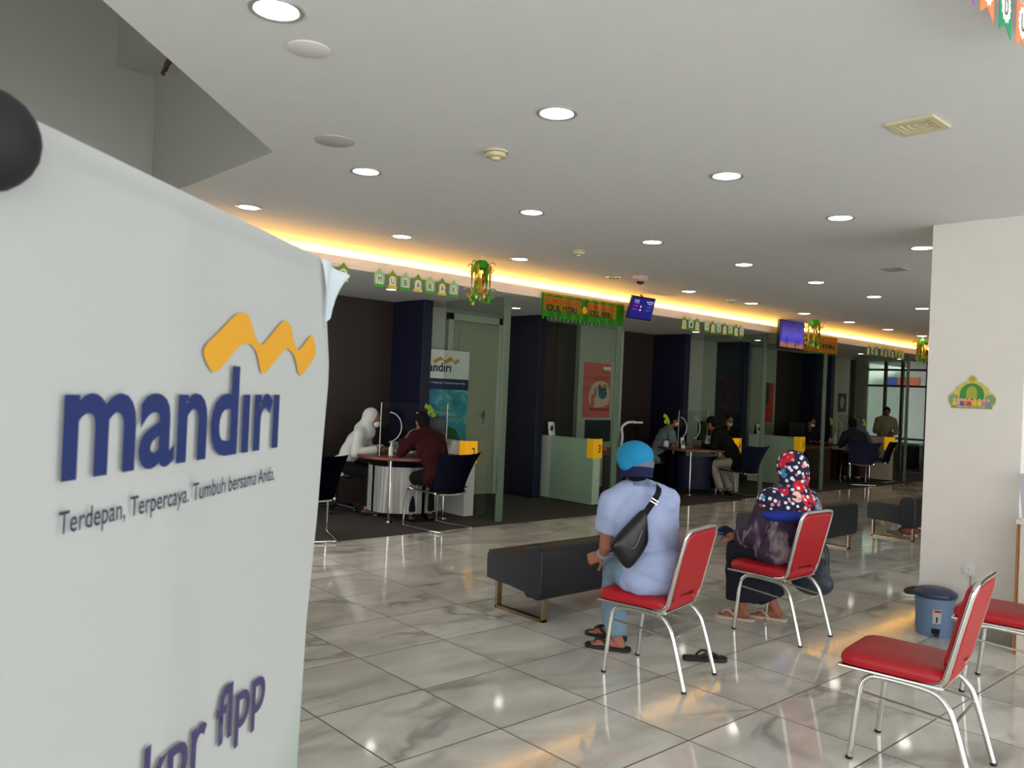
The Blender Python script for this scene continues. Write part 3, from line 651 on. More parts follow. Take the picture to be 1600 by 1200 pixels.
# dark office chairs of the tellers
def office_chair(label, loc, rz):
    t = thing('office_chair', label, 'chair', loc, rz)
    MB().box((0, 0, .46), (.48, .46, .08), bev=.03).build('seat', M_BLACK, t)
    MB().grid(lambda u, v: V(((u-.5)*(.46-.06*v), -.24-.06*v+.05*(2*u-1)**2, .50+.55*v)), 8, 10, .05).build('backrest', M_BLACK, t)
    MB().tube([(0, 0, .08), (0, 0, .43)], .025).build('column', M_BLACK, t)
    for k in range(5):
        a = 2*PI*k/5; MB().tube([(0, 0, .09), (.27*math.cos(a), .27*math.sin(a), .055)], .018).ell((.27*math.cos(a), .27*math.sin(a), .03), (.028, .028, .028), sub=2).build('caster_arm', M_BLACK, t)
office_chair('black office chair under the teller in white', (5.18, 8.72, .004), -2.3)
office_chair('black office chair under the man in grey', (10.95, 8.6, .004), -2.1)
office_chair('black office chair under the teller behind sign five', (15.85, 8.6, .004), 2.8)

# roll-up banner in the passage
def wave_poly():
    return [(-.2935, 1.562), (-.2669, 1.5785), (-.2402, 1.5942), (-.2255, 1.5981), (-.2119, 1.5959), (-.1987, 1.5812), (-.1858, 1.5726), (-.1737, 1.5748), (-.1368, 1.5965), (-.1231, 1.5995), (-.1111, 1.5954), (-.1002, 1.5794), (-.0904, 1.5732), (-.0812, 1.5737), (-.0541, 1.589), (-.0452, 1.5882), (-.0347, 1.5703), (-.0716, 1.5475), (-.079, 1.5467), (-.0857, 1.5506), (-.0953, 1.5639), (-.114, 1.5719), (-.1279, 1.569), (-.1656, 1.5483), (-.1738, 1.5454), (-.1806, 1.5479), (-.1906, 1.5637), (-.2045, 1.5709), (-.2159, 1.5708), (-.231, 1.5674), (-.262, 1.5482), (-.2732, 1.5442), (-.2829, 1.5475)]
def smooth_poly(p, k=3):
    q = [V((x, y, 0)) for x, y in p]; out = []
    n = len(q)
    for i in range(n):
        p0, p1, p2, p3 = q[i-1], q[i], q[(i+1) % n], q[(i+2) % n]
        for j in range(k):
            t = j/k; out.append(.5*((2*p1)+(p2-p0)*t+(2*p0-5*p1+4*p2-p3)*t*t+(3*p1-p0-3*p2+p3)*t**3))
    return [(v.x, v.y) for v in out]
WORD = 'mand\u0131r\u0131'
t = thing('rollup_banner', 'standing banner with a blue sky and a green bush in the passage before the door', 'banner', (6.50, 8.98, .054))
def bp_(x0, x1, z0, z1, d, nm, m): return MB().prism([(x0, z0), (x1, z0), (x1, z1), (x0, z1)], plane_m((0, 0, 0), (1, 0, 0), (0, 0, 1)) @ Matrix.Translation((0, 0, d)), .001).build(nm, m, t, smooth=False)
bp_(0, .87, 0.02, 2.0, 0, 'sheet', M_PAPER)
bp_(0, .87, 1.46, 1.61, .002, 'navy_band', mat('banner_navy', (22, 40, 84), .6))
def skymat():
    m = streaky('banner_sky', [(20, 110, 140), (60, 160, 175), (170, 205, 200)], 3, (1, 1, 1.6), .6); return m
bp_(0, .87, .02, 1.46, .002, 'sky_picture', skymat())
b = MB(); b.prism(smooth_poly([(.33, .38), (.36, .7), (.43, .88), (.56, .95), (.7, .88), (.78, .68), (.77, .5), (.72, .36)]), plane_m((0, -.005, 0), (1, 0, 0), (0, 0, 1)), .001); b.build('bush_picture', mat('bush_green', (30, 90, 36), .7, vary=.5, vscale=40), t, smooth=False)
for (x, z) in ((.44, .76), (.71, .72)): MB().prism([(x+.045*math.cos(q*PI/7), z+.055*math.sin(q*PI/7)) for q in range(14)], plane_m((0, -.007, 0), (1, 0, 0), (0, 0, 1)), .001).build('red_heart', mat('heart_red', (190, 36, 46), .7), t, smooth=False)
text('wordmark', WORD, M_INK, plane_m((.04, -.004, 1.70), (1, 0, 0), (0, 0, 1)), .51, .125, t, bold=.02)
b = MB(); b.prism(smooth_poly([((x+.2935)*1.75+.24, (z-1.5442)*1.75+1.81) for x, z in wave_poly()]), plane_m((0, -.004, 0), (1, 0, 0), (0, 0, 1)), .001); b.build('wave_emblem', M_GOLDI, t, smooth=False)
text('slogan', 'Terdepan, Terpercaya. Tumbuh bersama Anda.', M_PAPER, plane_m((.06, -.004, 1.53), (1, 0, 0), (0, 0, 1)), .75, .04, t)
text('headline', 'mandiri griya multi', mat('dark_teal_ink', (20, 60, 80), .6), plane_m((.28, -.004, 1.15), (1, 0, 0), (0, 0, 1)), .36, .045, t)
text('headline', 'wujudkan keperluan', mat('dark_teal_ink', (20, 60, 80), .6), plane_m((.30, -.004, 1.06), (1, 0, 0), (0, 0, 1)), .46, .045, t)
MB().box((.435, .02, -.02), (.9, .12, .06)).build('base', M_STEEL, t, smooth=False, bevel=.008)
MB().tube([(.435, .03, 0), (.435, .03, 2.0)], .01).build('support_pole', M_STEEL, t)

# posters on the booth walls
def poster(x0, x1, z0, z1, y, label, cols, style):
    t = thing('poster', label, 'poster', (x0, y, z0)); w = x1-x0; h = z1-z0
    def r(a, b_, c, d, dd, nm, m): return MB().prism([(a*w, c*h), (b_*w, c*h), (b_*w, d*h), (a*w, d*h)], plane_m((0, -dd, 0), (1, 0, 0), (0, 0, 1)), .001).build(nm, m, t, smooth=False)
    r(0, 1, 0, 1, .002, 'sheet', mat('sheet_%s' % style, cols[0], .6, vary=.2, vscale=3))
    if style == 'salmon':
        r(.72, 1.0, .88, .94, .004, 'logo_patch', M_PAPER)
        text('headline', 'tabungan rencana', mat('maroon_ink', (90, 30, 30), .6), plane_m((w*.12, -.005, h*.70), (1, 0, 0), (0, 0, 1)), w*.75, h*.04, t)
        MB().prism(smooth_poly([(w*.3, h*.2), (w*.25, h*.5), (w*.5, h*.66), (w*.9, h*.62), (w*.95, h*.25)]), plane_m((0, -.004, 0), (1, 0, 0), (0, 0, 1)), .001).build('pale_cloud', mat('pale_pink', (215, 180, 165), .7), t, smooth=False)
        for (cx, cz, rx, rz_, c, nm) in ((.36, .3, .07, .13, (200, 110, 50), 'orange_figure'), (.45, .45, .05, .1, (120, 150, 140), 'teal_figure'), (.72, .44, .16, .1, (70, 110, 110), 'teal_basket'), (.6, .55, .07, .06, (130, 80, 50), 'brown_figure'), (.8, .56, .08, .06, (150, 130, 90), 'tan_figure')):
            MB().prism([(w*cx+w*rx*math.cos(q*PI/8), h*cz+h*rz_*math.sin(q*PI/8)) for q in range(16)], plane_m((0, -.006, 0), (1, 0, 0), (0, 0, 1)), .001).build(nm, mat(nm, c, .7), t, smooth=False)
        r(.25, 1, .12, .17, .006, 'red_ribbon', mat('ribbon_red', (170, 50, 40), .6))
    elif style == 'scarlet':
        r(.36, .62, .45, 1.0, .004, 'dark_phone', mat('phone_dark', (60, 66, 56), .6)); r(.05, .32, .3, .9, .004, 'pale_figure', mat('pale_fig', (190, 150, 125), .7, vary=.3, vscale=14))
        for k in range(4): text('text_line', 'promo kartu', mat('deep_red', (110, 20, 10), .6), plane_m((w*.35, -.005, h*(.12+.07*k)), (1, 0, 0), (0, 0, 1)), w*.5, h*.03, t)
    else:
        r(.08, .92, .0, .75, .004, 'arch_picture', mat('slate', (62, 72, 78), .7)); MB().prism([(w*(.5+.2*math.cos(q*PI/8)), h*(.38+.25*math.sin(q*PI/8))) for q in range(16)], plane_m((0, -.006, 0), (1, 0, 0), (0, 0, 1)), .001).build('dome_picture', mat('sand', (176, 160, 110), .7), t, smooth=False)
    return t
poster(9.95, 10.62, 1.16, 2.06, BACK-.12, 'salmon pink poster on the pale wall behind sign three', [(205, 100, 85)], 'salmon')
poster(15.42, 15.90, 1.12, 1.94, BACK-.10, 'scarlet poster with a phone on the pale wall behind sign five', [(205, 62, 40)], 'scarlet')
poster(18.75, 19.25, 1.38, 1.97, BACK-.10, 'grey poster with a dome picture beside the end window', [(176, 172, 150)], 'grey')
# posters/signs in the room beyond the glass
for i, (y0, y1, c) in enumerate(((9.98, 10.26, (60, 90, 200)), (9.35, 9.97, (235, 110, 70)))):
    t = thing('wall_sign', ['blue sign on the wall beyond the end window', 'orange sign on the wall beyond the end window'][i], 'sign', (23.88, (y0+y1)/2, 2.27))
    MB().box((0, 0, .0), (.02, y1-y0, .26)).build('board', mat('sign_%d' % i, c, .5), t, smooth=False)
t = thing('added_room_light', 'added white light panel that brightens the room beyond the window', 'light', (22, 9.0, 2.9))  # added lamp, out of view, brightens the room behind the glass
MB().box((0, 0, -.02), (1.2, .6, .03)).build('housing', M_PLAST, t, smooth=False); MB().box((0, 0, -.037), (1.1, .5, .004)).build('diffuser', glow('added_light_glow', (255, 252, 250), 480), t, smooth=False)
t = thing('office_copier', 'black office machine beyond the end window', 'copier', (21.3, 8.55, .004))
MB().box((0, 0, .3), (.5, .75, .6), bev=.02).build('cabinet', M_BLACK, t); MB().box((0, 0, .64), (.48, .7, .06), bev=.02).build('lid', mat('grey_lid', (120, 125, 125), .5), t)

# ================================================================== RED BANQUET CHAIRS
def red_chair():
    t = thing('banquet_chair', 'x', 'chair')
    def seat(u, v):
        a = (u-.5)*2; b_ = v; w = .205-.012*(1-b_)
        cx = math.copysign(abs(a)**.9, a)*w; y = -.125+.445*b_
        cr = max(0, abs(a)-.78)/.22; e = max(0, abs(b_-.5)*2-.82)/.18
        return V((cx*(1-.05*e*e), y, .462-.028*cr**2-.022*e**2+.012*math.sin(PI*b_)))
    b = MB(); prof = []
    n = 48
    def sup(w, l, cy, z, k=.22):
        ring = []
        for i in range(n):
            a = 2*PI*i/n; c, s = math.cos(a), math.sin(a)
            ring.append(b.bm.verts.new((w*math.copysign(abs(c)**k, c), cy+l*math.copysign(abs(s)**k, s), z)))
        return ring
    rs = [sup(.18, .20, .095, .398), sup(.196, .214, .095, .404), sup(.201, .218, .095, .42), sup(.199, .216, .095, .438), sup(.190, .206, .095, .454), sup(.165, .18, .10, .464), sup(.09, .1, .10, .468), sup(.01, .01, .10, .469)]
    for p, q in zip(rs, rs[1:]):
        for i in range(n): b.bm.faces.new((p[i], p[(i+1) % n], q[(i+1) % n], q[i]))
    b.bm.faces.new(rs[0][::-1]); b.bm.faces.new(rs[-1]); b.build('seat', M_RED, t)
    b = MB(); b.box((0, .10, .392), (.40, .43, .014)); b.build('seat_rim', M_CHROME, t, smooth=False, bevel=.006)
    for sg in (-1, 1):
        MB().tube([(sg*.20, .245, .008), (sg*.197, .228, .18), (sg*.193, .215, .31), (sg*.188, .195, .355), (sg*.185, .15, .377), (sg*.185, .0, .377), (sg*.185, -.08, .366), (sg*.188, -.125, .33), (sg*.193, -.16, .26), (sg*.2, -.235, .008)], .0125, 12, smooth=4).build('side_frame', M_CHROME, t)
        MB().tube([(sg*.2, .247, .0), (sg*.2, .245, .012)], .0145, 12).tube([(sg*.2, -.237, .0), (sg*.2, -.235, .012)], .0145, 12).build('foot_cap', M_BLACK, t)
        MB().tube([(sg*.190, .218, .30), (sg*.189, .0, .283), (sg*.190, -.148, .27)], .006, 8).build('side_stretcher', M_CHROME, t)
    MB().tube([(-.19, -.158, .262), (.19, -.158, .262)], .006, 8).build('rear_stretcher', M_CHROME, t)
    # back frame : flat chrome hoop
    def hoop(k):
        h = [(.18, -.03, .395), (.187, -.075, .40), (.19, -.112, .42), (.192, -.132, .48), (.195, -.165, .62), (.196, -.200, .765), (.192, -.212, .812), (.172, -.218, .834), (.1, -.220, .840)]
        pts = [(-x, y, z) for x, y, z in h]+[(0, -.220, .841)]+h[::-1]
        return pts
    MB().tube(hoop(0), .0125, 10, smooth=4).build('back_frame', M_CHROME, t)
    bd = (V((0, -.210, .81))-V((0, -.128, .47))).normalized(); nn = V((1, 0, 0)).cross(bd)
    mt = plane_m((0, -.122, .45), (1, 0, 0), bd)
    def rrect(w0, w1, h, r=.05, cut=True):
        p = [(-w0+.0, .03), (-w0+.03, 0)]
        if cut: p += [(-w0*.55, 0), (-w0*.45, .03), (w0*.45, .03), (w0*.55, 0)]
        p += [(w0-.03, 0), (w0, .03)]
        for q in range(7): a = PI/2*q/6; p.append((w1-r+r*math.cos(a), h-r+r*math.sin(a)))
        for q in range(7): a = PI/2+PI/2*q/6; p.append((-w1+r+r*math.cos(a), h-r+r*math.sin(a)))
        return p
    MB().prism(rrect(.176, .183, .388), mt @ Matrix.Translation((0, 0, -.012)), .028).build('backrest', M_RED, t, bevel=.012)
    MB().prism(rrect(.166, .173, .368, cut=False), mt @ Matrix.Translation((0, .01, -.03)), .025).build('back_cushion', M_RED, t, bevel=.012)
    return t
RC = red_chair(); G = 'red banquet chairs with chrome legs'
place(RC, (3.816, 1.42, 0), math.radians(7)); RC['label'] = 'empty red banquet chair nearest the camera, in front of the bin'; RC['group'] = G
dup(RC, (3.781, 2.813, 0), math.radians(11), 'red banquet chair under the man in the cyan beanie', G)
dup(RC, (5.13, 2.83, 0), math.radians(0), 'red banquet chair under the woman in the printed hijab', G)
dup(RC, (5.17, 1.43, 0), math.radians(7), 'red banquet chair cut off by the right edge beside the column', G)

# ================================================================== LEATHER BENCHES
def bench(label, loc, L):
    t = thing('bench', label, 'bench', loc, 0, 'dark leather benches in the hall')
    prof_seat = [(.52, .215), (.54, .24), (.545, .36), (.53, .40), (.49, .415), (.12, .41), (.08, .40), (.08, .20), (.3, .205)]
    def ext(prof, nm, i=0):
        pr = smooth_poly(prof, 3); b = MB(); b.prism(pr, plane_m((i, 0, 0), (0, 1, 0), (0, 0, 1)), L-2*i); return b.build(nm, M_LEATH, t, bevel=.012)
    ext(prof_seat, 'seat', .008)
    ext([(.0, .17), (-.012, .3), (-.01, .46), (.015, .50), (.07, .515), (.135, .50), (.165, .46), (.165, .38), (.15, .18), (.07, .165)], 'backrest')
    for x in (.09, L-.09):
        b = MB(); b.box((x, .04, .10), (.05, .02, .2)); b.box((x, .50, .10), (.05, .02, .2)); b.box((x, .27, .01), (.05, .48, .02)); b.build('leg_frame', mat('bronze_steel', (150, 128, 100), .25, 1), t, smooth=False, bevel=.003)
    return t
bb = bench('dark leather bench in front of the man in the cyan beanie', (3.86, 3.87, 0), 1.50)
dup(bb, (7.30, 4.04, 0), 0, 'dark leather bench behind the woman in the printed hijab')
dup(bb, (9.82, 3.85, 0), 0, 'dark leather bench farthest away, partly hidden by the white column')

# ================================================================== SMALL THINGS IN THE HALL
t = thing('pedal_bin', 'blue-grey pedal bin beside the white column', 'bin', (6.02, 2.20, 0))
MB().lathe([(.001, .0), (.105, .0), (.11, .01), (.128, .27), (.001, .27)]).build('bin_body', mat('slate_plastic', (104, 128, 158), .4), t)
MB().lathe([(.134, .262), (.14, .275), (.138, .29), (.10, .315), (.05, .326), (.001, .328)], cap=False).build('lid', mat('dark_blue_plastic', (44, 54, 84), .3), t)
def arc_patch(a0, a1, z0, z1, r0, r1, off, nm, m):
    def fn(u, v): a = a0+(a1-a0)*u; z = z0+(z1-z0)*v; r = r0+(r1-r0)*(z/.27)+off; return V((r*math.cos(a), r*math.sin(a), z))
    return MB().grid(fn, 12, 4, .001).build(nm, m, t)
ca = math.atan2(-2.2, -6.02)+.12
arc_patch(ca-.2, ca+.22, .10, .195, .108, .128, .003, 'label_sticker', M_PAPER)
arc_patch(ca-.12, ca+.2, .175, .19, .108, .128, .005, 'red_print', mat('print_red', (215, 60, 60), .6))
arc_patch(ca-.03, ca+.05, .108, .145, .108, .128, .005, 'figure_print', M_INK)
arc_patch(ca-.25, ca+.2, .03, .065, .108, .128, .003, 'pedal_slot', M_BLACK)
MB().box((.13*math.cos(ca), .13*math.sin(ca), .022), (.05, .03, .012), rz=ca).build('pedal', M_BLACK, t, smooth=False)
t = thing('wall_outlet', 'white wall socket with a plugged cable on the column above the bin', 'outlet', (6.189, 2.05, .455))
MB().box((-.005, 0, 0), (.01, .085, .08), bev=.003).build('plate', M_PLAST, t)
MB().lathe([(.022, 0), (.024, .012), (.018, .014), (.016, .004), (.001, .004)], (-.010, .005, 0), axis=Matrix(((0, 0, -1), (0, 1, 0), (1, 0, 0))), cap=False).build('socket_ring', M_PAPER, t)
for sg in (-1, 1): MB().tube([(-.012, .005+sg*.007, 0), (-.016, .005+sg*.007, 0)], .003, 8).build('pin_hole', M_BLACK, t)
tag(MB().tube([(6.18, 2.035, .41), (6.176, 2.032, .36), (6.17, 2.03, .2), (6.165, 2.02, .09), (6.16, 1.95, .007), (6.15, 1.6, .006)], .004, 8, smooth=5).build('power_cable', mat('grey_cable', (150, 150, 145), .6)), 'thin grey cable hanging from the wall socket behind the bin', 'cable')
# mosque shaped wall decoration (plain stand-ins for the little figures)
t = thing('wall_decoration', 'dome shaped festive cutout on the white column', 'decoration', (6.19, 2.073, 1.555))
mw = plane_m((-.003, 0, 0), (0, -1, 0), (0, 0, 1)); 
outline = [(-.13, 0), (.13, 0), (.135, .02), (.15, .045), (.153, .075), (.135, .105), (.11, .115), (.1, .15), (.09, .13), (.085, .155), (.06, .178), (.03, .188), (.026, .21), (.012, .228), (0, .232), (-.012, .228), (-.026, .21), (-.03, .188), (-.06, .178), (-.085, .155), (-.09, .13), (-.1, .15), (-.11, .115), (-.135, .105), (-.153, .075), (-.15, .045), (-.135, .02)]
MB().prism(outline, mw, .003).build('card', mat('gold_card', (210, 190, 90), .6), t, smooth=False)
mw2 = plane_m((-.0062, 0, 0), (0, -1, 0), (0, 0, 1))
def dome(w, h, cx, cz): return [(cx+w*math.cos(a), cz+h*math.sin(a)) for a in [PI*q/14 for q in range(15)]]
MB().prism(dome(.078, .075, 0, .1)+[(-.078, .06), (.078, .06)], mw2, .001).build('green_dome', mat('dome_green', (60, 140, 60), .5), t, smooth=False)
MB().prism(dome(.035, .05, 0, .105)+[(-.035, .07), (.035, .07)], mw2 @ Matrix.Translation((0, 0, .002)), .001).build('dome_emblem', mat('olive_gold', (165, 170, 50), .5), t, smooth=False)
for sg in (-1, 1): MB().prism([(sg*.115+.034*math.cos(q*PI/8), .062+.038*math.sin(q*PI/8)) for q in range(16)], mw2, .001).build('side_dome', mat('side_green', (120, 160, 110), .5), t, smooth=False)
MB().prism([(.02*math.cos(q*PI/6), .205+.018*math.sin(q*PI/6)) for q in range(12)], mw2, .001).build('finial', mat('olive_gold', (165, 170, 50), .5), t, smooth=False)
MB().prism([(-.128, .004), (.128, .004), (.128, .02), (-.128, .02)], mw2 @ Matrix.Translation((0, 0, .004)), .001).build('ribbon', mat('ribbon_green', (120, 150, 90), .5), t, smooth=False)
text('ribbon_lettering', 'SELAMAT IDUL FITRI', M_PAPER, mw2 @ Matrix.Translation((-.09, .007, .0065)), .18, .010, t)
for k, (cx, c) in enumerate(((-.11, (225, 195, 40)), (-.085, (215, 160, 150)), (-.062, (110, 80, 160)), (-.04, (220, 120, 70)), (-.015, (210, 50, 60)), (.02, (225, 190, 50)), (.05, (220, 200, 70)), (.08, (200, 120, 150)), (.105, (120, 140, 180)))):
    p = MB().prism([(cx-.014, .02), (cx+.014, .02), (cx+.01, .05), (cx-.01, .05)], mw2 @ Matrix.Translation((0, 0, .003)), .001).build('figure', mat('fig_%d' % k, c, .6), t, smooth=False)
    MB().prism([(cx+.010*math.cos(q*PI/5), .06+.011*math.sin(q*PI/5)) for q in range(10)], mw2 @ Matrix.Translation((0, 0, .003)), .001).build('face', mat('fig_face', (225, 170, 140), .6), p, smooth=False)
# slipper and shoes
def sandal(name, label, loc, rz, sole, strap, L=.26, foot=False):
    t = thing(name, label, 'shoe', loc, rz)
    sp_ = smooth_poly([(-.03, 0), (.03, 0), (.034, .06), (.036, .13), (.046, .19), (.04, .24), (.0, .262), (-.035, .245), (-.044, .19), (-.036, .12), (-.036, .06)], 3)
    k = L/.262
    MB().prism([(x*k, y*k) for x, y in sp_], Matrix.Identity(4), .022).build('sole', sole, t, bevel=.005)
    MB().tube([(-.036*k, .08*k, .02), (-.032*k, .12*k, .05), (.0, .19*k, .035), (.0, .2*k, .02)], .007, 8, smooth=4).tube([(.036*k, .08*k, .02), (.032*k, .12*k, .05), (.0, .19*k, .035)], .007, 8, smooth=4).build('strap', strap, t)
    return t
M_SAND = mat('black_rubber', (22, 18, 18), .6)
M_BEIGE = mat('beige_leather', (190, 172, 152), .6)
sandal('flip_flop', 'empty black flip flop lying beside the rear leg of the man\'s chair', (4.10, 2.885, 0), math.radians(-132), M_SAND, M_SAND)
t = thing('shoe', 'dark brown shoe tip with a white sole showing past the column edge', 'shoe', (7.10, 2.72, 0), math.radians(50))
MB().ell((0, .02, .045), (.042, .11, .04)).build('upper', mat('brown_leather', (60, 40, 34), .5), t); MB().box((0, .02, .012), (.085, .23, .022), bev=.008).build('sole', M_PAPER, t)
t = thing('shoe', 'reddish brown shoe on the floor under the farthest bench', 'shoe', (10.38, 4.12, 0), math.radians(45))
MB().ell((0, 0, .06), (.06, .13, .055)).build('upper', mat('rust_cloth', (125, 60, 45), .7), t); MB().tube([(.0, .1, .02), (.0, .26, .035)], .02).build('toe_strap', mat('brown_strap', (110, 90, 80), .7), t)
# reception desk end with a notice holder at the right edge
t = thing('reception_desk', 'white desk end with a wooden edge at the right border beside the column', 'desk', (6.00, .80, 0))
MB().box((.10, .45, .415), (.19, .9, .83)).build('carcass', mat('warm_white', (226, 220, 205), .5), t, smooth=False)
MB().box((-.004, .45, .415), (.012, .88, .83)).build('side_panel', mat('warm_white2', (222, 214, 196), .5), t, smooth=False)
MB().box((-.004, .905, .415), (.02, .012, .83)).build('edge_strip', mat('oak_edge', (170, 110, 50), .5), t, smooth=False)
MB().box((.09, .45, .845), (.24, .93, .03)).build('worktop', M_WHITE, t, smooth=False, bevel=.004)
t = thing('notice_holder', 'grey printed notice standing on the desk at the right border', 'notice', (6.02, 1.69, .86))
nm = plane_m((0, 0, .005), (.05, -1, 0), (-.0, .12, 1))
MB().prism([(0, 0), (.2, 0), (.2, .29), (0, .29)], nm, .003).build('board', mat('notice_grey', (186, 188, 194), .5), t, smooth=False)
for k in range(5): MB().prism([(.045, .06+.035*k), (.16, .06+.035*k), (.16, .072+.035*k), (.045, .072+.035*k)], nm @ Matrix.Translation((0, 0, .004)), .001).build('text_line', M_INK, t, smooth=False)
MB().box((.02, -.1, .004), (.09, .2, .008)).build('foot', M_PLAST, t, smooth=False)

#@@BANNER
# ================================================================== THE BIG BANNER
DX, DY = .75200, .65916
BO = V((.48505, .85727, 0))
t = thing('standing_banner', 'large white bank banner filling the left side of the view', 'banner', BO)
NX = V((DY, -DX, 0))
edge = [(1.6789, -.027), (1.660, -.0), (1.6264, .0042), (1.6116, .0062), (1.5613, .020), (1.5362, .0205), (1.46, .0105), (1.3877, .0035), (1.2683, -.0165), (1.161, -.0229), (1.1046, -.0257), (.9, -.027), (0.03, -.027)]
def eat(z):
    for (z0, s0), (z1, s1) in zip(edge, edge[1:]):
        if z0 >= z >= z1: return s0+(s1-s0)*(z0-z)/(z0-z1)
    return edge[-1][1]
def bpt(s, z, off=0): return V((DX*s, DY*s, z))+NX*off
def bfn(u, v):
    z = 1.68-1.65*(1-(1-v)**1.0) if False else 1.68-(1.65*v*v*.6+1.65*v*.4)
    s1 = eat(z); s0 = -.627; s = s0+(s1-s0)*u
    off = .003*math.sin(max(0, u-.955)/.045*PI)*math.exp(-((z-1.60)/.06)**2)
    return bpt(s, z, off)
sheet = MB().grid(bfn, 60, 140, .0008).build('sheet', M_PAPER, t)
# torn corner flap that sticks out at the top right
def flap(u, v):
    a = V((-.030, 1.679)); b_ = V((.0379, 1.6678)); c = V((-.012, 1.600)); d = V((.0045, 1.6262))
    p = (a.lerp(b_, u)).lerp(c.lerp(d, u), v)
    return bpt(p.x, p.y, .0035+.010*u*(1-v)+.004*math.sin(u*9+v*3))
MB().grid(flap, 14, 14, .0006).build('corner_flap', mat('flap_plastic', (226, 236, 240), .2), t)
def mintmat():
    m = bpy.data.materials.new('mint_print'); m.use_nodes = True; nt = m.node_tree; N = nt.nodes; L = nt.links; b = N['Principled BSDF']; b.inputs['Roughness'].default_value = .55
    tc = N.new('ShaderNodeTexCoord'); n = N.new('ShaderNodeTexNoise'); n.inputs['Scale'].default_value = 4; L.new(tc.outputs['Object'], n.inputs['Vector'])
    sp = N.new('ShaderNodeSeparateXYZ'); L.new(tc.outputs['Object'], sp.inputs[0])
    # print gets greener towards the lower right corner of the sheet
    a = N.new('ShaderNodeMath'); a.operation = 'MULTIPLY_ADD'; L.new(sp.outputs[0], a.inputs[0]); a.inputs[1].default_value = .9; a.inputs[2].default_value = 1.20
    s = N.new('ShaderNodeMath'); s.operation = 'SUBTRACT'; L.new(a.outputs[0], s.inputs[0]); L.new(sp.outputs[2], s.inputs[1])
    mr = N.new('ShaderNodeMapRange'); L.new(s.outputs[0], mr.inputs[0]); mr.inputs[1].default_value = -.02; mr.inputs[2].default_value = .22
    mx = N.new('ShaderNodeMix'); mx.data_type = 'RGBA'; L.new(mr.outputs[0], mx.inputs[0]); mx.inputs[6].default_value = lin((202, 205, 203)); mx.inputs[7].default_value = lin((140, 180, 155)); L.new(mx.outputs[2], b.inputs['Base Color']); return m
sheet.data.materials[0] = mintmat()
def bm_(s, z, off=.0025): return plane_m(bpt(s, z, off), (DX, DY, 0), (0, 0, 1))
text('wordmark', WORD, M_NAVYI, bm_(-.4655, 1.4715), .332, .0785, t, bold=.022)
# no straight gradient on the lettering: one ink
p = bm_(0, 0)
MB().prism(smooth_poly(wave_poly(), 3), p, .0004).build('wave_emblem', M_GOLDI, t, smooth=False)
text('slogan', 'Terdepan, Terpercaya. Tumbuh bersama Anda.', mat('slogan_ink', (34, 40, 68), .5), bm_(-.4655, 1.4360), .328, .0185, t, bold=.008)
text('product_name', 'kpr flpp', mat('violet_ink', (52, 46, 88), .5), bm_(-.3560, 1.2010), .2200, .0660, t, bold=.018)
MB().tube([bpt(-.60, 1.665, -.012), bpt(-.05, 1.665, -.012)], .004, 8).build('top_rail', M_STEEL, t)
MB().tube([bpt(-.33, 0.03, -.05), bpt(-.33, 1.675, -.05)], .008, 8).build('support_pole', M_STEEL, t)
b = MB(); q = bpt(-.327, .018, -.01); b.box(q, (.64, .09, .036), rz=math.atan2(DY, DX)); b.build('base', M_STEEL, t, smooth=False, bevel=.006)
# black clamp head over the top edge
c0 = V((DX*-.62, DY*-.62, 1.672)); 
b = MB(); b.ell(bpt(-.536, 1.6575, .0), (.0272, .0272, .0275)); b.cap(bpt(-.536, 1.6575, 0), bpt(-.536, 1.6575, -.06), .027, .027, 24); b.build('clamp_head', mat('black_foam', (14, 12, 18), .75), t)
#@@ENDBANNER
# ================================================================== PEOPLE
def hand(b, wr, d, nrm, L=.17, curl=.5, side=1, fr=.0085):
    """palm, four bent fingers and a thumb; d = pointing direction, nrm = palm normal, side = which way the thumb leaves"""
    wr, d, nrm = V(wr), V(d).normalized(), V(nrm).normalized(); lat = d.cross(nrm).normalized()*side; nrm = lat.cross(d).normalized()*side
    k = L/.18; pc = wr+d*.05*k
    for q in (-.026, -.009, .009, .026): b.cap(wr+lat*q*.7*k+d*.008, wr+d*.085*k+lat*q*k, .014*k, .0125*k, 10)
    for q, ln in ((.030, .070), (.010, .080), (-.010, .074), (-.029, .058)):
        p = wr+d*.085*k+lat*q*k; dd = d.copy()
        for j, f in enumerate((.45, .31, .24)):
            ang = curl*(.55+.35*j); dd = (dd*math.cos(ang)+nrm*math.sin(ang)).normalized(); n_ = p+dd*ln*f*k
            b.cap(p, n_, fr*(1.05-.1*j), fr*(.98-.1*j), 8); nrm2 = nrm; p = n_
    p = wr+d*.022*k+lat*.026*k; dd = (d*.6+lat*.75+nrm*.25).normalized()
    for j, f in enumerate((.036, .030, .024)):
        n_ = p+dd*f*k; b.cap(p, n_, .0115-.001*j, .0105-.001*j, 8); p = n_; dd = (dd*.85+d*.3+nrm*.2*curl).normalized()

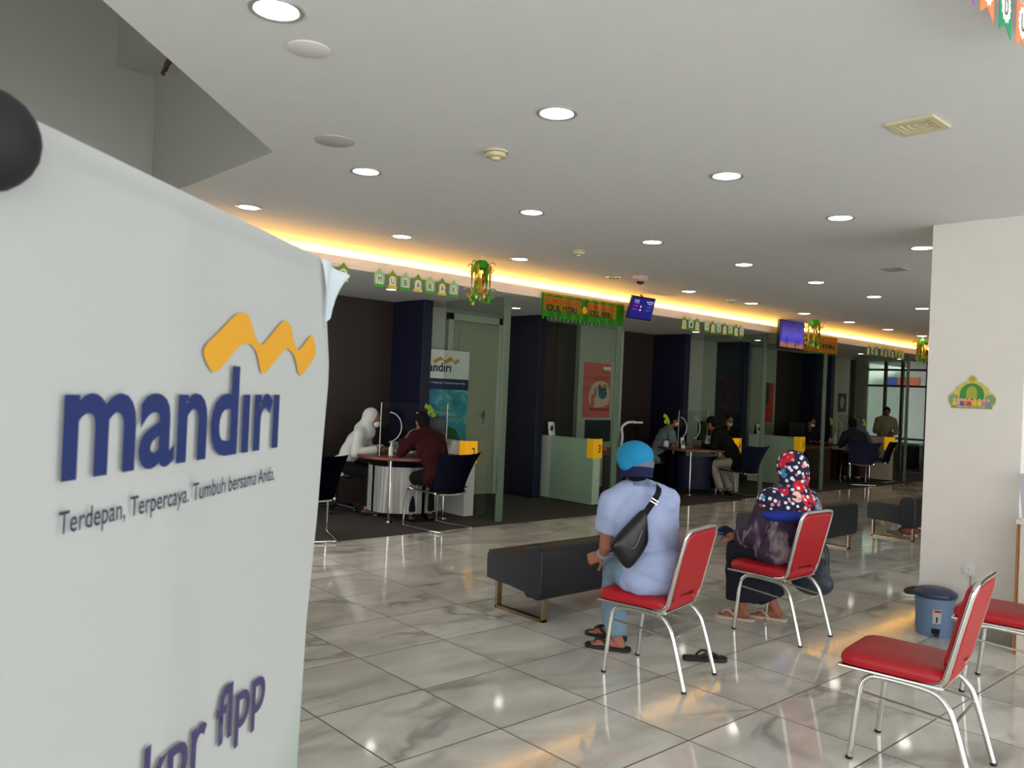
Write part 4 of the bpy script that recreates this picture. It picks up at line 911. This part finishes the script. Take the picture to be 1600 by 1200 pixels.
def person(label, J, skin, clothes, hair, vox=.012, s=1.0, hijab=None, mask=None, curl=.5, bare_feet=True, heeled=False):
    """J: world joints. Body is one continuous mesh, hair and clothing are its children"""
    O = V((J['pel'][0], J['pel'][1], 0)); J = {k: V(v)-(O if k not in ('hd', 'tf', 'lf') else V((0, 0, 0))) for k, v in J.items()}
    hd = J['hd'].normalized(); tf = J['tf'].normalized(); lf = J.get('lf', tf).normalized()
    Z = V((0, 0, 1)); tr = tf.cross(Z).normalized(); lr = lf.cross(Z).normalized(); hr = hd.cross(Z).normalized(); hu = hr.cross(hd).normalized()
    HR = Matrix((hr, hd, hu)).transposed()
    upv = (J['chest']-J['pel']).normalized(); TR = Matrix((tr, upv.cross(tr).normalized(), upv)).transposed(); TR0 = TR
    H = J['head']; neck = J['neck']
    J.setdefault('hipL', J['pel']-lr*.09*s); J.setdefault('hipR', J['pel']+lr*.09*s)
    def torso(b, g=0, low=True):
        mid = J['pel'].lerp(J['chest'], .5)
        b.ell(J['pel'].lerp(J['chest'], .03), (.165*s+g, .118*s+g, .125*s+g), TR)
        b.ell(mid, (.142*s+g, .108*s+g, .17*s+g), TR)
        b.ell(J['pel'].lerp(J['chest'], .78), (.162*s+g, .112*s+g, .16*s+g), TR)
        b.cap(J['shL'], J['shR'], .060*s+g, .060*s+g)
        b.cap(J['shL'].lerp(neck, .2), neck, .052*s+g, .05*s+g*.5); b.cap(J['shR'].lerp(neck, .2), neck, .052*s+g, .05*s+g*.5)
    def head(b):
        b.ell(H+hu*.018*s-hd*.008*s, (.074*s, .094*s, .098*s), HR); b.ell(H-hu*.045*s+hd*.02*s, (.056*s, .066*s, .07*s), HR)
        b.ell(H-hu*.085*s+hd*.048*s, (.028*s, .026*s, .022*s), HR, 2)
        b.cap(H+hd*.082*s+hu*.012*s, H+hd*.108*s-hu*.022*s, .009*s, .013*s, 8)
        b.ell(H+hd*.082*s+hu*.03*s, (.05*s, .014*s, .012*s), HR, 2)
        b.ell(H+hd*.082*s-hu*.052*s, (.024*s, .014*s, .010*s), HR, 2)
        for g in (-1, 1): b.ell(H+hr*.074*s*g-hu*.005*s-hd*.005*s, (.009*s, .020*s, .032*s), HR, 2)
        b.cap(neck-V((0, 0, .04)), H-hu*.04*s-hd*.015*s, .056*s, .05*s)
    b = MB(); torso(b); head(b)
    for q in 'LR':
        b.cap(J['sh'+q], J['el'+q], .047*s, .039*s); b.cap(J['el'+q], J['wr'+q], .040*s, .026*s)
        d = J['hand'+q]-J['wr'+q]; sd = 1 if q == 'L' else -1
        pn = J.get('palm'+q); pn = (pn+O) if pn is not None else V((0, 0, -1))
        hand(b, J['wr'+q], d, pn, .17*s, curl, sd, max(.0085*s, vox*.95))
        b.cap(J['hip'+q], J['kn'+q], .083*s, .058*s); b.cap(J['kn'+q], J['an'+q], .056*s, .036*s)
        tdir = (J['toe'+q]-J['an'+q]); tdir.z = 0; tdir.normalize(); a0 = J['an'+q]
        zf = .034 if not heeled else .045
        b.cap(a0, V((a0.x, a0.y, zf))-tdir*.03*s, .036*s, .031*s); b.cap(V((a0.x, a0.y, zf))-tdir*.03*s, V((a0.x, a0.y, .030))+tdir*.10*s, .030*s, .027*s)
        for k, w in enumerate((-.026, -.010, .006, .020, .033)):
            lat = tdir.cross(Z)*(1 if q == 'L' else -1)
            b.cap(V((a0.x, a0.y, .026))+tdir*.10*s+lat*w*s, V((a0.x, a0.y, .018))+tdir*(.155-.006*abs(k-3))*s+lat*w*1.1*s, .013*s, .0105*s, 8)
    body = b.build('person', skin, None, vox=vox, sm=3); body.location = O; tag(body, label, 'person')
    P = lambda nm, bb, m, vx=None, sm=6: bb.build(nm, m, body, vox=vx or vox, sm=sm)
    for c in clothes:
        nm, m = c['name'], c['mat']; b = MB(); g = c.get('g', .012)
        if nm in ('shirt', 'blouse', 'jacket'):
            torso(b, g); b.ell(J['pel']+V((0, 0, c.get('hem', .0))), (.178*s+g, .138*s+g, .10*s+g), TR)
            for q in 'LR':
                sl = c.get('sleeve', 1.0)
                if sl <= .95:
                    e = J['sh'+q].lerp(J['el'+q], sl/.95*1.0); b.cap(J['sh'+q], J['sh'+q].lerp(e, .5), .056*s+g, .055*s+g); b.fru(J['sh'+q], e, .058*s+g, .062*s+g)
                else:
                    b.cap(J['sh'+q], J['el'+q], .054*s+g, .047*s+g); b.cap(J['el'+q], J['el'+q].lerp(J['wr'+q], .6), .047*s+g, .040*s+g); b.fru(J['el'+q], J['el'+q].lerp(J['wr'+q], sl-1+.0 if sl > 1 else .96), .045*s+g, .034*s+g)
            if c.get('collar'):
                b.fru(neck-V((0, 0, .045)), neck+V((0, 0, .018))-tf*.006, .072*s, .062*s)
            for e in c.get('extra', ()): b.ell(V(e[0])-O, e[1], TR if len(e) < 3 else e[2])
            for e in c.get('caps', ()): b.cap(V(e[0])-O, V(e[1])-O, e[2], e[3])
        elif nm in ('trousers', 'jeans'):
            b.ell(J['pel'], (.168*s+g, .125*s+g, .11*s+g), TR)
            for q in 'LR':
                b.cap(J['hip'+q], J['kn'+q], .088*s+g, .063*s+g); hem = J['kn'+q].lerp(J['an'+q], c.get('len', .93)); b.cap(J['kn'+q], J['kn'+q].lerp(hem, .4), .062*s+g, .056*s+g); b.fru(J['kn'+q], hem, .060*s+g, c.get('hemr', .052)*s+g)
        elif nm == 'skirt':
            b.ell(J['pel'], (.145*s+g, .10*s+g, .09*s+g), TR)
            for q in 'LR':
                b.cap(J['hip'+q].lerp(J['kn'+q], .25), J['kn'+q], .095*s+g, .075*s+g); hem = J['kn'+q].lerp(J['an'+q], .86); b.fru(J['kn'+q], hem, .075*s+g, .10*s+g)
            for w in (.25, .5, .75):
                k0 = J['knL'].lerp(J['knR'], w); h0 = J['knL'].lerp(J['anL'], .86).lerp(J['knR'].lerp(J['anR'], .86), w); b.cap(J['pel'].lerp(k0, .3), k0, .09*s+g, .07*s+g); b.fru(k0, h0, .075*s+g, .10*s+g)
        o = P(nm, b, m)
        if vox < .01:                       # soft folds in the cloth
            nn_ = [v.normal.copy() for v in o.data.vertices]
            for v, vn in zip(o.data.vertices, nn_):
                c_ = v.co.copy(); q = noise.noise(V((c_.x*5+c_.z*4, c_.y*5-c_.z*3, c_.z*7))); q2 = noise.noise(V((c_.x*14, c_.y*14, c_.z*9+c_.x*8)))
                v.co = c_+vn*(.026*(abs(q)-.12)+.004*q2)
    if hair:
        b = MB(); b.ell(H+hu*.030*s-hd*.020*s, (.083*s, .094*s, .098*s), HR); b.ell(H-hu*.025*s-hd*.045*s, (.074*s, .062*s, .075*s), HR); P('hair', b, hair)
    if hijab:
        hm, drape = hijab
        k = 1.12 if drape else 1.0
        b = MB(); b.ell(H+hu*.026*s-hd*.034*s, (.097*s*k, .102*s*k, .112*s*k), HR); b.ell(H-hu*.035*s-hd*.045*s, (.092*s*k, .086*s*k, .10*s*k), HR)
        b.cap(H-hu*.06*s-hd*.04*s, neck-V((0, 0, .06))-tf*.01, .085*s, .14*s)
        b.ell(neck-V((0, 0, .07))-tf*(0 if drape else .03), (.18*s, (.125 if drape else .095)*s, .10*s), TR)
        if drape: b.ell(neck-V((0, 0, .12)), (.245*s, .185*s, .13*s), TR); b.cap(J['shL']+V((0, 0, .01)), J['shR']+V((0, 0, .01)), .10*s, .10*s)
        b.cap(J['shL'].lerp(neck, .2), J['shR'].lerp(neck, .2), .078*s, .078*s)
        P('headscarf', b, hm, sm=16)
    if mask:
        b = MB(); b.ell(H+hd*.052*s-hu*.040*s, (.056*s, .058*s, .05*s), HR); P('face_mask', b, mask)
    if vox < .02:
        for g in (-1, 1):
            e = MB().ell(H+hd*.086*s+hr*.030*s*g+hu*.014*s, (.012*s, .009*s, .008*s), HR, 2).build('eye', M_INK, body)
    if not bare_feet:
        for q in 'LR':
            a0 = J['an'+q]; tdir = (J['toe'+q]-a0); tdir.z = 0; tdir.normalize()
            b = MB(); b.cap(V((a0.x, a0.y, .052))-tdir*.03, V((a0.x, a0.y, .044))+tdir*.11, .046, .036); b.cap(V((a0.x, a0.y, .044))+tdir*.09, V((a0.x, a0.y, .04))+tdir*.145, .036, .03); P('shoe', b, M_SHOE)
    return body
M_SHOE = mat('black_shoe', (20, 18, 20), .45)
M_SHIRT = mat('light_blue_cotton', (158, 172, 208), .85, bump=.25, bscale=60, vary=.05)
M_DENIM = mat('washed_denim', (112, 138, 158), .85, vary=.45, vscale=9, stretch=(1, 1, .25))
M_MAROON = mat('maroon_cotton', (52, 12, 18), .9, spec=.2); M_DARK = mat('black_cotton', (14, 14, 14), .9, spec=.2); M_DPANT = mat('dark_trousers', (12, 12, 15), .9, spec=.2)
M_WCOT = mat('white_cotton', (205, 208, 200), .85, bump=.15, bscale=18); M_GREYC = mat('grey_cotton', (112, 128, 134), .85); M_KHAKI = mat('khaki_cotton', (150, 135, 105), .85)
M_MASK = mat('mask_white', (225, 228, 225), .8)
M_SKIN2 = mat('warm_skin', (150, 92, 66), .55, vary=.06)

# --- man in the light blue shirt (seen from behind)
man = person('seated man in a light blue shirt, cyan beanie and jeans with a black sling bag',
    dict(pel=(3.735, 2.86, .56), chest=(3.70, 2.95, .93), neck=(3.685, 2.955, 1.04), head=(3.685, 2.97, 1.15), tf=(.50, .866, 0), hd=(.62, .76, -.12), lf=(-.1, .99, 0), hipL=(3.655, 2.95, .545), hipR=(3.83, 2.95, .545),
         shL=(3.575, 3.04, .945), shR=(3.835, 2.86, .95), elL=(3.60, 3.09, .69), wrL=(3.73, 3.22, .60), handL=(3.70, 3.33, .545), palmL=(1, .2, 0),
         elR=(3.97, 2.96, .72), wrR=(3.93, 3.16, .64), handR=(3.88, 3.24, .62),
         knL=(3.86, 3.25, .50), anL=(3.90, 3.24, .085), toeL=(3.78, 3.46, .02), knR=(3.98, 3.34, .49), anR=(4.06, 3.40, .09), toeR=(4.0, 3.62, .02)),
    M_SKIN, [dict(name='jeans', mat=M_DENIM, g=.006, len=.96, hemr=.056), dict(name='shirt', mat=M_SHIRT, g=.016, sleeve=.62, collar=True, hem=-.045,
        extra=[((3.745, 2.84, .59), (.182, .165, .13)), ((3.73, 2.90, .76), (.186, .14, .20))], caps=[((3.70, 2.95, .56), (3.75, 3.03, .545), .10, .09)])], M_HAIR, vox=.0065, curl=.7)
HM = V((3.685, 2.97, 1.15))-man.location; hdm = V((.62, .76, -.12)).normalized(); hrm = hdm.cross(V((0, 0, 1))).normalized(); hum = hrm.cross(hdm)
RM = Matrix((hrm, hdm, hum)).transposed()
def cfn(u, v):
    a = 2*PI*u; c = V((3.683, 2.950, 1.028+.032*v))-man.location+TFm*(-.006+.004*v); return c+TRm*((.070-.010*v)*math.cos(a))+TFm*((.070-.010*v)*math.sin(a))+V((0, 0, -.018*math.sin(a)))
TFm = V((.50, .866, 0)); TRm = V((.866, -.50, 0))
MB().grid(cfn, 36, 3, .005).build('collar', M_SHIRT, man)
b = MB(); b.ell(HM+hum*.046-hdm*.03-hrm*.012, (.106, .116, .092), RM); b.ell(HM+hum*.016-hdm*.065-hrm*.045, (.07, .06, .062), RM); b.build('beanie', mat('cyan_knit', (16, 132, 178), .9, bump=.3, bscale=90), man, vox=.006, sm=5)
def band(r0, r1, z0, z1, nm, m, th=.006, tilt=.0):
    def fn(u, v): a = 2*PI*u; z = z0+(z1-z0)*v; r = r0+(r1-r0)*v; return HM+RM @ (Matrix.Rotation(tilt, 3, 'X') @ V((r*math.cos(a), r*1.13*math.sin(a)-.02, z)))
    return MB().grid(fn, 40, 4, th).build(nm, m, man)
band(.094, .101, -.028, .012, 'grey_hat_band', mat('grey_knit', (150, 150, 165), .9), tilt=-.1)
band(.088, .096, -.078, -.024, 'navy_hat_band', mat('navy_knit', (38, 48, 98), .9), tilt=-.1)
# arm bands of cloth / watch
MB().tube([V((3.69, 3.185, .615))-man.location, V((3.71, 3.21, .605))-man.location], .036, 16).build('wrist_cloth', mat('grey_knit', (150, 150, 165), .9), man)
# jeans pocket etc are in the jeans; sandals
def worn_sandal(pn, body, a, toe, L=.27, m=M_SAND, strap=M_SAND):
    a = V(a)-body.location; td = V(toe)-body.location-a; td.z = 0; td.normalize(); lat = td.cross(V((0, 0, 1)))
    sp_ = smooth_poly([(-.035, -.085), (.035, -.085), (.042, .0), (.047, .10), (.042, .17), (0, .188), (-.042, .17), (-.047, .10), (-.042, 0)], 3)
    mm = plane_m(V((a.x, a.y, .0)), lat, td)
    if mm.col[2].z < 0: mm = plane_m(V((a.x, a.y, .0)), -lat, td)
    o = MB().prism(sp_, mm, .022).build(pn, m, body, bevel=.005)
    for w in (-1, 1): MB().tube([V((a.x, a.y, .022))+lat*.044*w+td*.03, V((a.x, a.y, .06))+lat*.03*w+td*.075, V((a.x, a.y, .052))+td*.115, V((a.x, a.y, .024))+td*.13], .009, 8, smooth=4).build('sandal_strap', strap, o)
worn_sandal('sandal', man, (3.90, 3.24, 0), (3.78, 3.46, 0)); worn_sandal('sandal', man, (4.06, 3.40, 0), (4.0, 3.62, 0))

# sling bag over the back
t = thing('sling_bag', 'black leather sling bag worn across the back of the man in light blue', 'bag', (3.55, 2.80, .70))
TF = V((.50, .866, 0)).normalized(); TRV = V((.866, -.50, 0))
def back(a, z, off): return V((3.70, 2.92, 0))+TRV*a-TF*off+V((0, 0, z))-V((3.55, 2.80, .70))
bagp = [(-.205, .685), (-.150, .62), (-.105, .632), (-.035, .735), (-.03, .81), (-.045, .905), (-.065, .92), (-.11, .88), (-.195, .79), (-.235, .735)]
bc = plane_m((0, 0, 0), TRV, (0, 0, 1))
def bagshape(g, d0, d1, z=1):
    b = MB(); q = smooth_poly(bagp, 3); cx = sum(x for x, y in q)/len(q); cy = sum(y for x, y in q)/len(q); rings = []
    for k, (f, d) in enumerate(((1, d0), (1.03, d0+.012), (1.02, d0+.03), (.9, d1), (.6, d1+.012))):
        rings.append([b.bm.verts.new(back(cx+(x-cx)*f*g, cy+(y-cy)*f*g, d)) for x, y in q])
    for p_, q_ in zip(rings, rings[1:]):
        for i in range(len(p_)): b.bm.faces.new((p_[i], p_[(i+1) % len(p_)], q_[(i+1) % len(p_)], q_[i]))
    b.bm.faces.new(rings[0]); b.bm.faces.new(rings[-1][::-1]); return b
M_BAG = mat('black_leather', (9, 9, 11), .38, bump=.1, bscale=120)
bagshape(1, .138, .185).build('bag_body', M_BAG, t)
MB().tube([back(-.18, .76, .196), back(-.12, .73, .203), back(-.075, .82, .196)], .0035, 6, smooth=4).build('zip', mat('grey_zip', (90, 90, 96), .3, .8), t)
def strap(pts, w, nm, m, th=.004):
    ps = catmull([V(p) for p in pts], 6); b = MB(); L_ = []; 
    for i, p in enumerate(ps):
        tt = (ps[min(i+1, len(ps)-1)]-ps[max(i-1, 0)]).normalized(); lat = tt.cross(TF).normalized(); L_.append((p-lat*w/2, p+lat*w/2))
    vs = [(b.bm.verts.new(p), b.bm.verts.new(q)) for p, q in L_]; fs = [b.bm.faces.new((vs[i][0], vs[i][1], vs[i+1][1], vs[i+1][0])) for i in range(len(vs)-1)]
    bmesh.ops.solidify(b.bm, geom=fs, thickness=th); return b.build(nm, m, t)
strap([back(-.058, .885, .155), back(-.035, .92, .150), back(.0, .965, .142), back(.035, 1.01, .125), back(.055, 1.045, .088), back(.065, 1.055, .03)], .036, 'strap', mat('black_webbing', (20, 20, 24), .8))
MB().box(back(.002, .965, .150), (.045, .006, .006), rot=Matrix.Rotation(math.radians(-30), 3, 'Z') @ Matrix.Rotation(.5, 3, 'Y')).box(back(.009, .98, .149), (.045, .006, .006), rot=Matrix.Rotation(math.radians(-30), 3, 'Z') @ Matrix.Rotation(.5, 3, 'Y')).build('buckle', M_CHROME, t)

# --- woman in the printed headscarf
M_BL = streaky('printed_blouse', [(18, 16, 22), (58, 40, 62), (40, 34, 44), (70, 26, 70), (120, 112, 116), (150, 142, 140)], 11, (1, 1, .4))
M_BLK = mat('navy_black_cotton', (20, 20, 36), .9, bump=.1, bscale=20)
wom = person('seated woman in a navy flower-print headscarf and patterned blouse, turned to the left',
    dict(pel=(5.165, 2.885, .56), chest=(5.20, 2.855, .85), neck=(5.235, 2.875, .955), head=(5.265, 2.90, 1.065), tf=(.22, .975, 0), hd=(.35, .93, -.18), lf=(-.12, .99, 0),
         shL=(5.055, 2.91, .86), shR=(5.365, 2.84, .86), elL=(5.0, 2.99, .62), wrL=(5.13, 3.19, .59), handL=(5.115, 3.30, .585), palmL=(.3, 0, -1),
         elR=(5.42, 2.99, .63), wrR=(5.29, 3.20, .61), handR=(5.21, 3.29, .60), palmR=(0, 0, -1),
         knL=(5.15, 3.21, .50), anL=(5.17, 3.17, .09), toeL=(5.06, 3.40, .02), knR=(5.28, 3.22, .50), anR=(5.38, 3.04, .09), toeR=(5.28, 3.27, .02)),
    M_SKIN2, [dict(name='skirt', mat=M_BLK, g=.004), dict(name='blouse', mat=M_BL, g=.022, sleeve=1.92, hem=-.02, extra=[((5.155, 2.90, .565), (.19, .14, .12)), ((5.10, 3.04, .59), (.11, .18, .07))])],
    None, vox=.0065, hijab=(hijab_print(), True), curl=.6, heeled=True)
WL = wom.location
HW = V((5.265, 2.90, 1.065))-WL
b = MB(); b.ell(V((5.21, 2.875, .79))-WL, (.258, .20, .066)); b.build('scarf_border', mat('royal_blue_cotton', (24, 50, 150), .85), wom, vox=.008)
b = MB()
b.grid(lambda u, v: HW+V((.74, -.67, 0))*(.098+.02*math.sin(PI*v))+V((-.88, -.48, 0))*(.05*u-.01)+V((0, 0, .10-.20*v)), 6, 10, .006); b.build('scarf_fold', mat('royal_blue_cotton', (24, 50, 150), .85), wom)
MB().ell(HW+V((.74, -.67, 0))*.065+V((-.88, -.48, 0))*.075+V((0, 0, -.085)), (.04, .045, .02)).build('inner_scarf', mat('taupe_cotton', (150, 140, 130), .85), wom)
MB().tube([V((5.125, 3.165, .592))-WL, V((5.129, 3.18, .591))-WL], .031, 18).lathe([(.017, 0), (.017, .006), (.001, .008)], V((5.095, 3.17, .59))-WL, axis=Matrix(((0, 0, -1), (0, 1, 0), (1, 0, 0)))).build('wrist_watch', mat('watch_white', (225, 225, 220), .3), wom)
for (a, tt) in (((5.17, 3.17, 0), (5.06, 3.40, 0)), ((5.38, 3.04, 0), (5.28, 3.27, 0))): worn_sandal('sandal', wom, a, tt, m=M_BEIGE, strap=M_BEIGE)
t = thing('pen_pouch', 'blue case held in the left hand of the woman in the printed headscarf', 'case', (5.09, 3.31, .595))
MB().box((-.03, .05, .0), (.035, .15, .016), rz=.5, bev=.006).build('case_body', mat('cobalt_plastic', (24, 52, 140), .35), t)
t = thing('face_shield_pouch', 'dark blue folded cloth in the lap of the woman in the printed headscarf', 'cloth', (5.17, 3.33, .555))
MB().grid(lambda u, v: V(((u-.5)*.2, (v-.5)*.14, .03+.055*math.sin(PI*u)*math.sin(PI*v))), 12, 10, .012).build('cloth', mat('teal_navy_cloth', (34, 48, 72), .7), t)
# handbag hanging on the side of her chair
t = thing('handbag', 'dark slate handbag hanging behind the seat of the woman in the printed headscarf', 'bag', (5.485, 2.82, .335))
b = MB(); b.ell((0, 0, -.03), (.07, .16, .10)); b.ell((0, 0, .06), (.045, .13, .10)); b.build('bag_body', mat('slate_leather', (52, 60, 74), .5, bump=.1, bscale=60), t, vox=.008)
for sg in (-1, 1): MB().tube([(sg*.02, -.11, .10), (sg*.02, -.10, .2), (sg*.01, -.05, .255), (sg*.01, .05, .255), (sg*.02, .10, .2), (sg*.02, .11, .10)], .007, 8, smooth=5).build('handle', mat('slate_leather', (52, 60, 74)), t)

def sitter(label, x, y, az, skin, clothes, hair, lean=.12, s=.97, arms=None, **kw):
    """a seated figure at a desk; az = facing angle from +Y towards +X, arms = (elbow out, hand fwd, hand height)"""
    a = math.radians(az); F = V((math.sin(a), math.cos(a), 0)); R = V((math.cos(a), -math.sin(a), 0)); P_ = V((x, y, 0)); Z = V((0, 0, 1))
    def p(r, f, z): return P_+R*r+F*f+Z*z
    hh = arms or dict(elL=(-.25, .12+lean, .74), wrL=(-.12, .36+lean, .79), handL=(-.06, .46+lean, .79), elR=(.25, .12+lean, .74), wrR=(.12, .36+lean, .79), handR=(.05, .46+lean, .79))
    J = dict(pel=p(0, 0, .56), chest=p(0, .1+lean, .93), neck=p(0, .13+lean*1.2, 1.045), head=p(0, .17+lean*1.5, 1.165-kw.pop('drop', 0)), tf=F, hd=(F*1+R*kw.pop('turn', 0)-Z*kw.pop('look', .35)),
             shL=p(-.17, .12+lean, .955), shR=p(.17, .12+lean, .955), knL=p(-.11, .40, .50), anL=p(-.12, .36, .09), toeL=p(-.13, .6, .02), knR=p(.11, .40, .50), anR=p(.12, .36, .09), toeR=p(.13, .6, .02))
    for k, v in hh.items(): J[k] = p(*v)
    J['palmL'] = V((0, 0, -1)); J['palmR'] = V((0, 0, -1))
    for k, v in kw.pop('J', {}).items(): J[k] = p(*v)
    return person(label, J, skin, clothes, hair, vox=kw.pop('vox', .011), s=s, **kw)
# teller in white
sitter('bank teller in a white headscarf, white blouse and face mask, behind the steel panelled desk', 5.17, 8.60, 138, M_SKIN2,
    [dict(name='trousers', mat=M_DPANT, g=.008), dict(name='blouse', mat=M_WCOT, g=.016, sleeve=1.9, hem=-.03)], None, lean=.12, hijab=(M_WCOT, False), mask=M_MASK, bare_feet=False, look=.30, turn=-.1, drop=.035)
# customer in maroon
sitter('customer in a maroon shirt leaning on the steel panelled desk, head resting on one hand', 5.60, 7.27, 6, M_SKIN2,
    [dict(name='trousers', mat=M_DPANT, g=.01), dict(name='shirt', mat=M_MAROON, g=.016, sleeve=1.85, hem=-.02)], M_HAIR, lean=.16, bare_feet=False, look=.3, drop=.03,
    arms=dict(elL=(-.24, .42, .79), wrL=(-.14, .50, .95), handL=(-.10, .46, 1.05), elR=(.26, .34, .78), wrR=(.12, .55, .78), handR=(.03, .60, .78)))
# man in grey
sitter('bank clerk in a grey short sleeved shirt and face mask behind the navy panelled desk', 10.98, 8.48, 118, M_SKIN2,
    [dict(name='trousers', mat=M_DPANT, g=.008), dict(name='shirt', mat=M_GREYC, g=.014, sleeve=.75, collar=True, hem=-.02)], M_HAIR, lean=.1, mask=M_MASK, bare_feet=False, look=.3)
# man in black with pale trousers
sitter('customer in a black jacket and pale trousers leaning over the navy panelled desk', 11.60, 7.26, -10, M_SKIN2,
    [dict(name='trousers', mat=mat('pale_chinos', (150, 142, 128), .85), g=.008), dict(name='jacket', mat=M_DARK, g=.022, sleeve=1.9, hem=-.02)], M_HAIR, lean=.22, bare_feet=False, look=.5, drop=.02,
    J=dict(anL=(-.16, .22, .09), toeL=(-.1, .4, .02), anR=(.06, .16, .09), toeR=(.1, .36, .02)))
# clerk behind sign five
sitter('clerk in dark clothes behind the monitor at sign five', 16.0, 8.62, 200, M_SKIN2, [dict(name='trousers', mat=M_DPANT, g=.008), dict(name='jacket', mat=M_DARK, g=.016, sleeve=1.9)], M_HAIR, lean=.1, mask=M_MASK, bare_feet=False, vox=.014)
# small child-height head behind the man in black
sitter('masked clerk in dark clothes far behind the man in black', 13.35, 8.72, 215, M_SKIN2, [dict(name='trousers', mat=M_DPANT, g=.008), dict(name='jacket', mat=M_DARK, g=.016, sleeve=1.9)], M_HAIR, lean=.06, mask=M_MASK, bare_feet=False, vox=.014)
office_chair('black office chair under the clerk by the wall of the second passage', (13.36, 8.76, .004), 2.6)
# pair at the farthest desk
sitter('customer in a navy shirt with a white collar at the farthest desk, seen from behind', 16.08, 7.42, 46, M_SKIN2, [dict(name='trousers', mat=M_DPANT, g=.008), dict(name='shirt', mat=mat('deep_navy_cotton', (18, 24, 40), .85), g=.016, sleeve=1.9), ], M_HAIR, lean=.14, bare_feet=False, vox=.013)
sitter('customer in a grey headscarf and grey blouse at the farthest desk', 17.13, 7.60, 4, M_SKIN2, [dict(name='trousers', mat=M_DPANT, g=.008), dict(name='blouse', mat=mat('blue_grey_cotton', (70, 82, 96), .85), g=.016, sleeve=1.9)], None, lean=.14, hijab=(mat('slate_scarf', (84, 92, 104), .85), False), bare_feet=False, vox=.013)
# standing person in khaki behind counter 6
a = (19.3, 8.28)
person('person in a khaki top standing behind sign six near the end window',
    dict(pel=(a[0], a[1], .86), chest=(a[0], a[1], 1.22), neck=(a[0], a[1], 1.33), head=(a[0]-.03, a[1]-.03, 1.43), tf=(-.8, -.6, 0), hd=(-.8, -.4, -.5),
         shL=(a[0]+.10, a[1]-.14, 1.24), shR=(a[0]-.10, a[1]+.14, 1.24), elL=(a[0]+.06, a[1]-.24, .98), wrL=(a[0]-.15, a[1]-.22, .94), handL=(a[0]-.22, a[1]-.2, .92), elR=(a[0]-.18, a[1]+.16, .98), wrR=(a[0]-.30, a[1], .94), handR=(a[0]-.34, a[1]-.06, .92),
         knL=(a[0]+.06, a[1]-.07, .46), anL=(a[0]+.06, a[1]-.07, .09), toeL=(a[0]-.1, a[1]-.2, .02), knR=(a[0]-.06, a[1]+.07, .46), anR=(a[0]-.06, a[1]+.07, .09), toeR=(a[0]-.2, a[1]-.05, .02)),
    M_SKIN2, [dict(name='trousers', mat=M_DPANT, g=.008), dict(name='shirt', mat=M_KHAKI, g=.016, sleeve=1.9)], M_HAIR, vox=.013, bare_feet=False, s=.94)
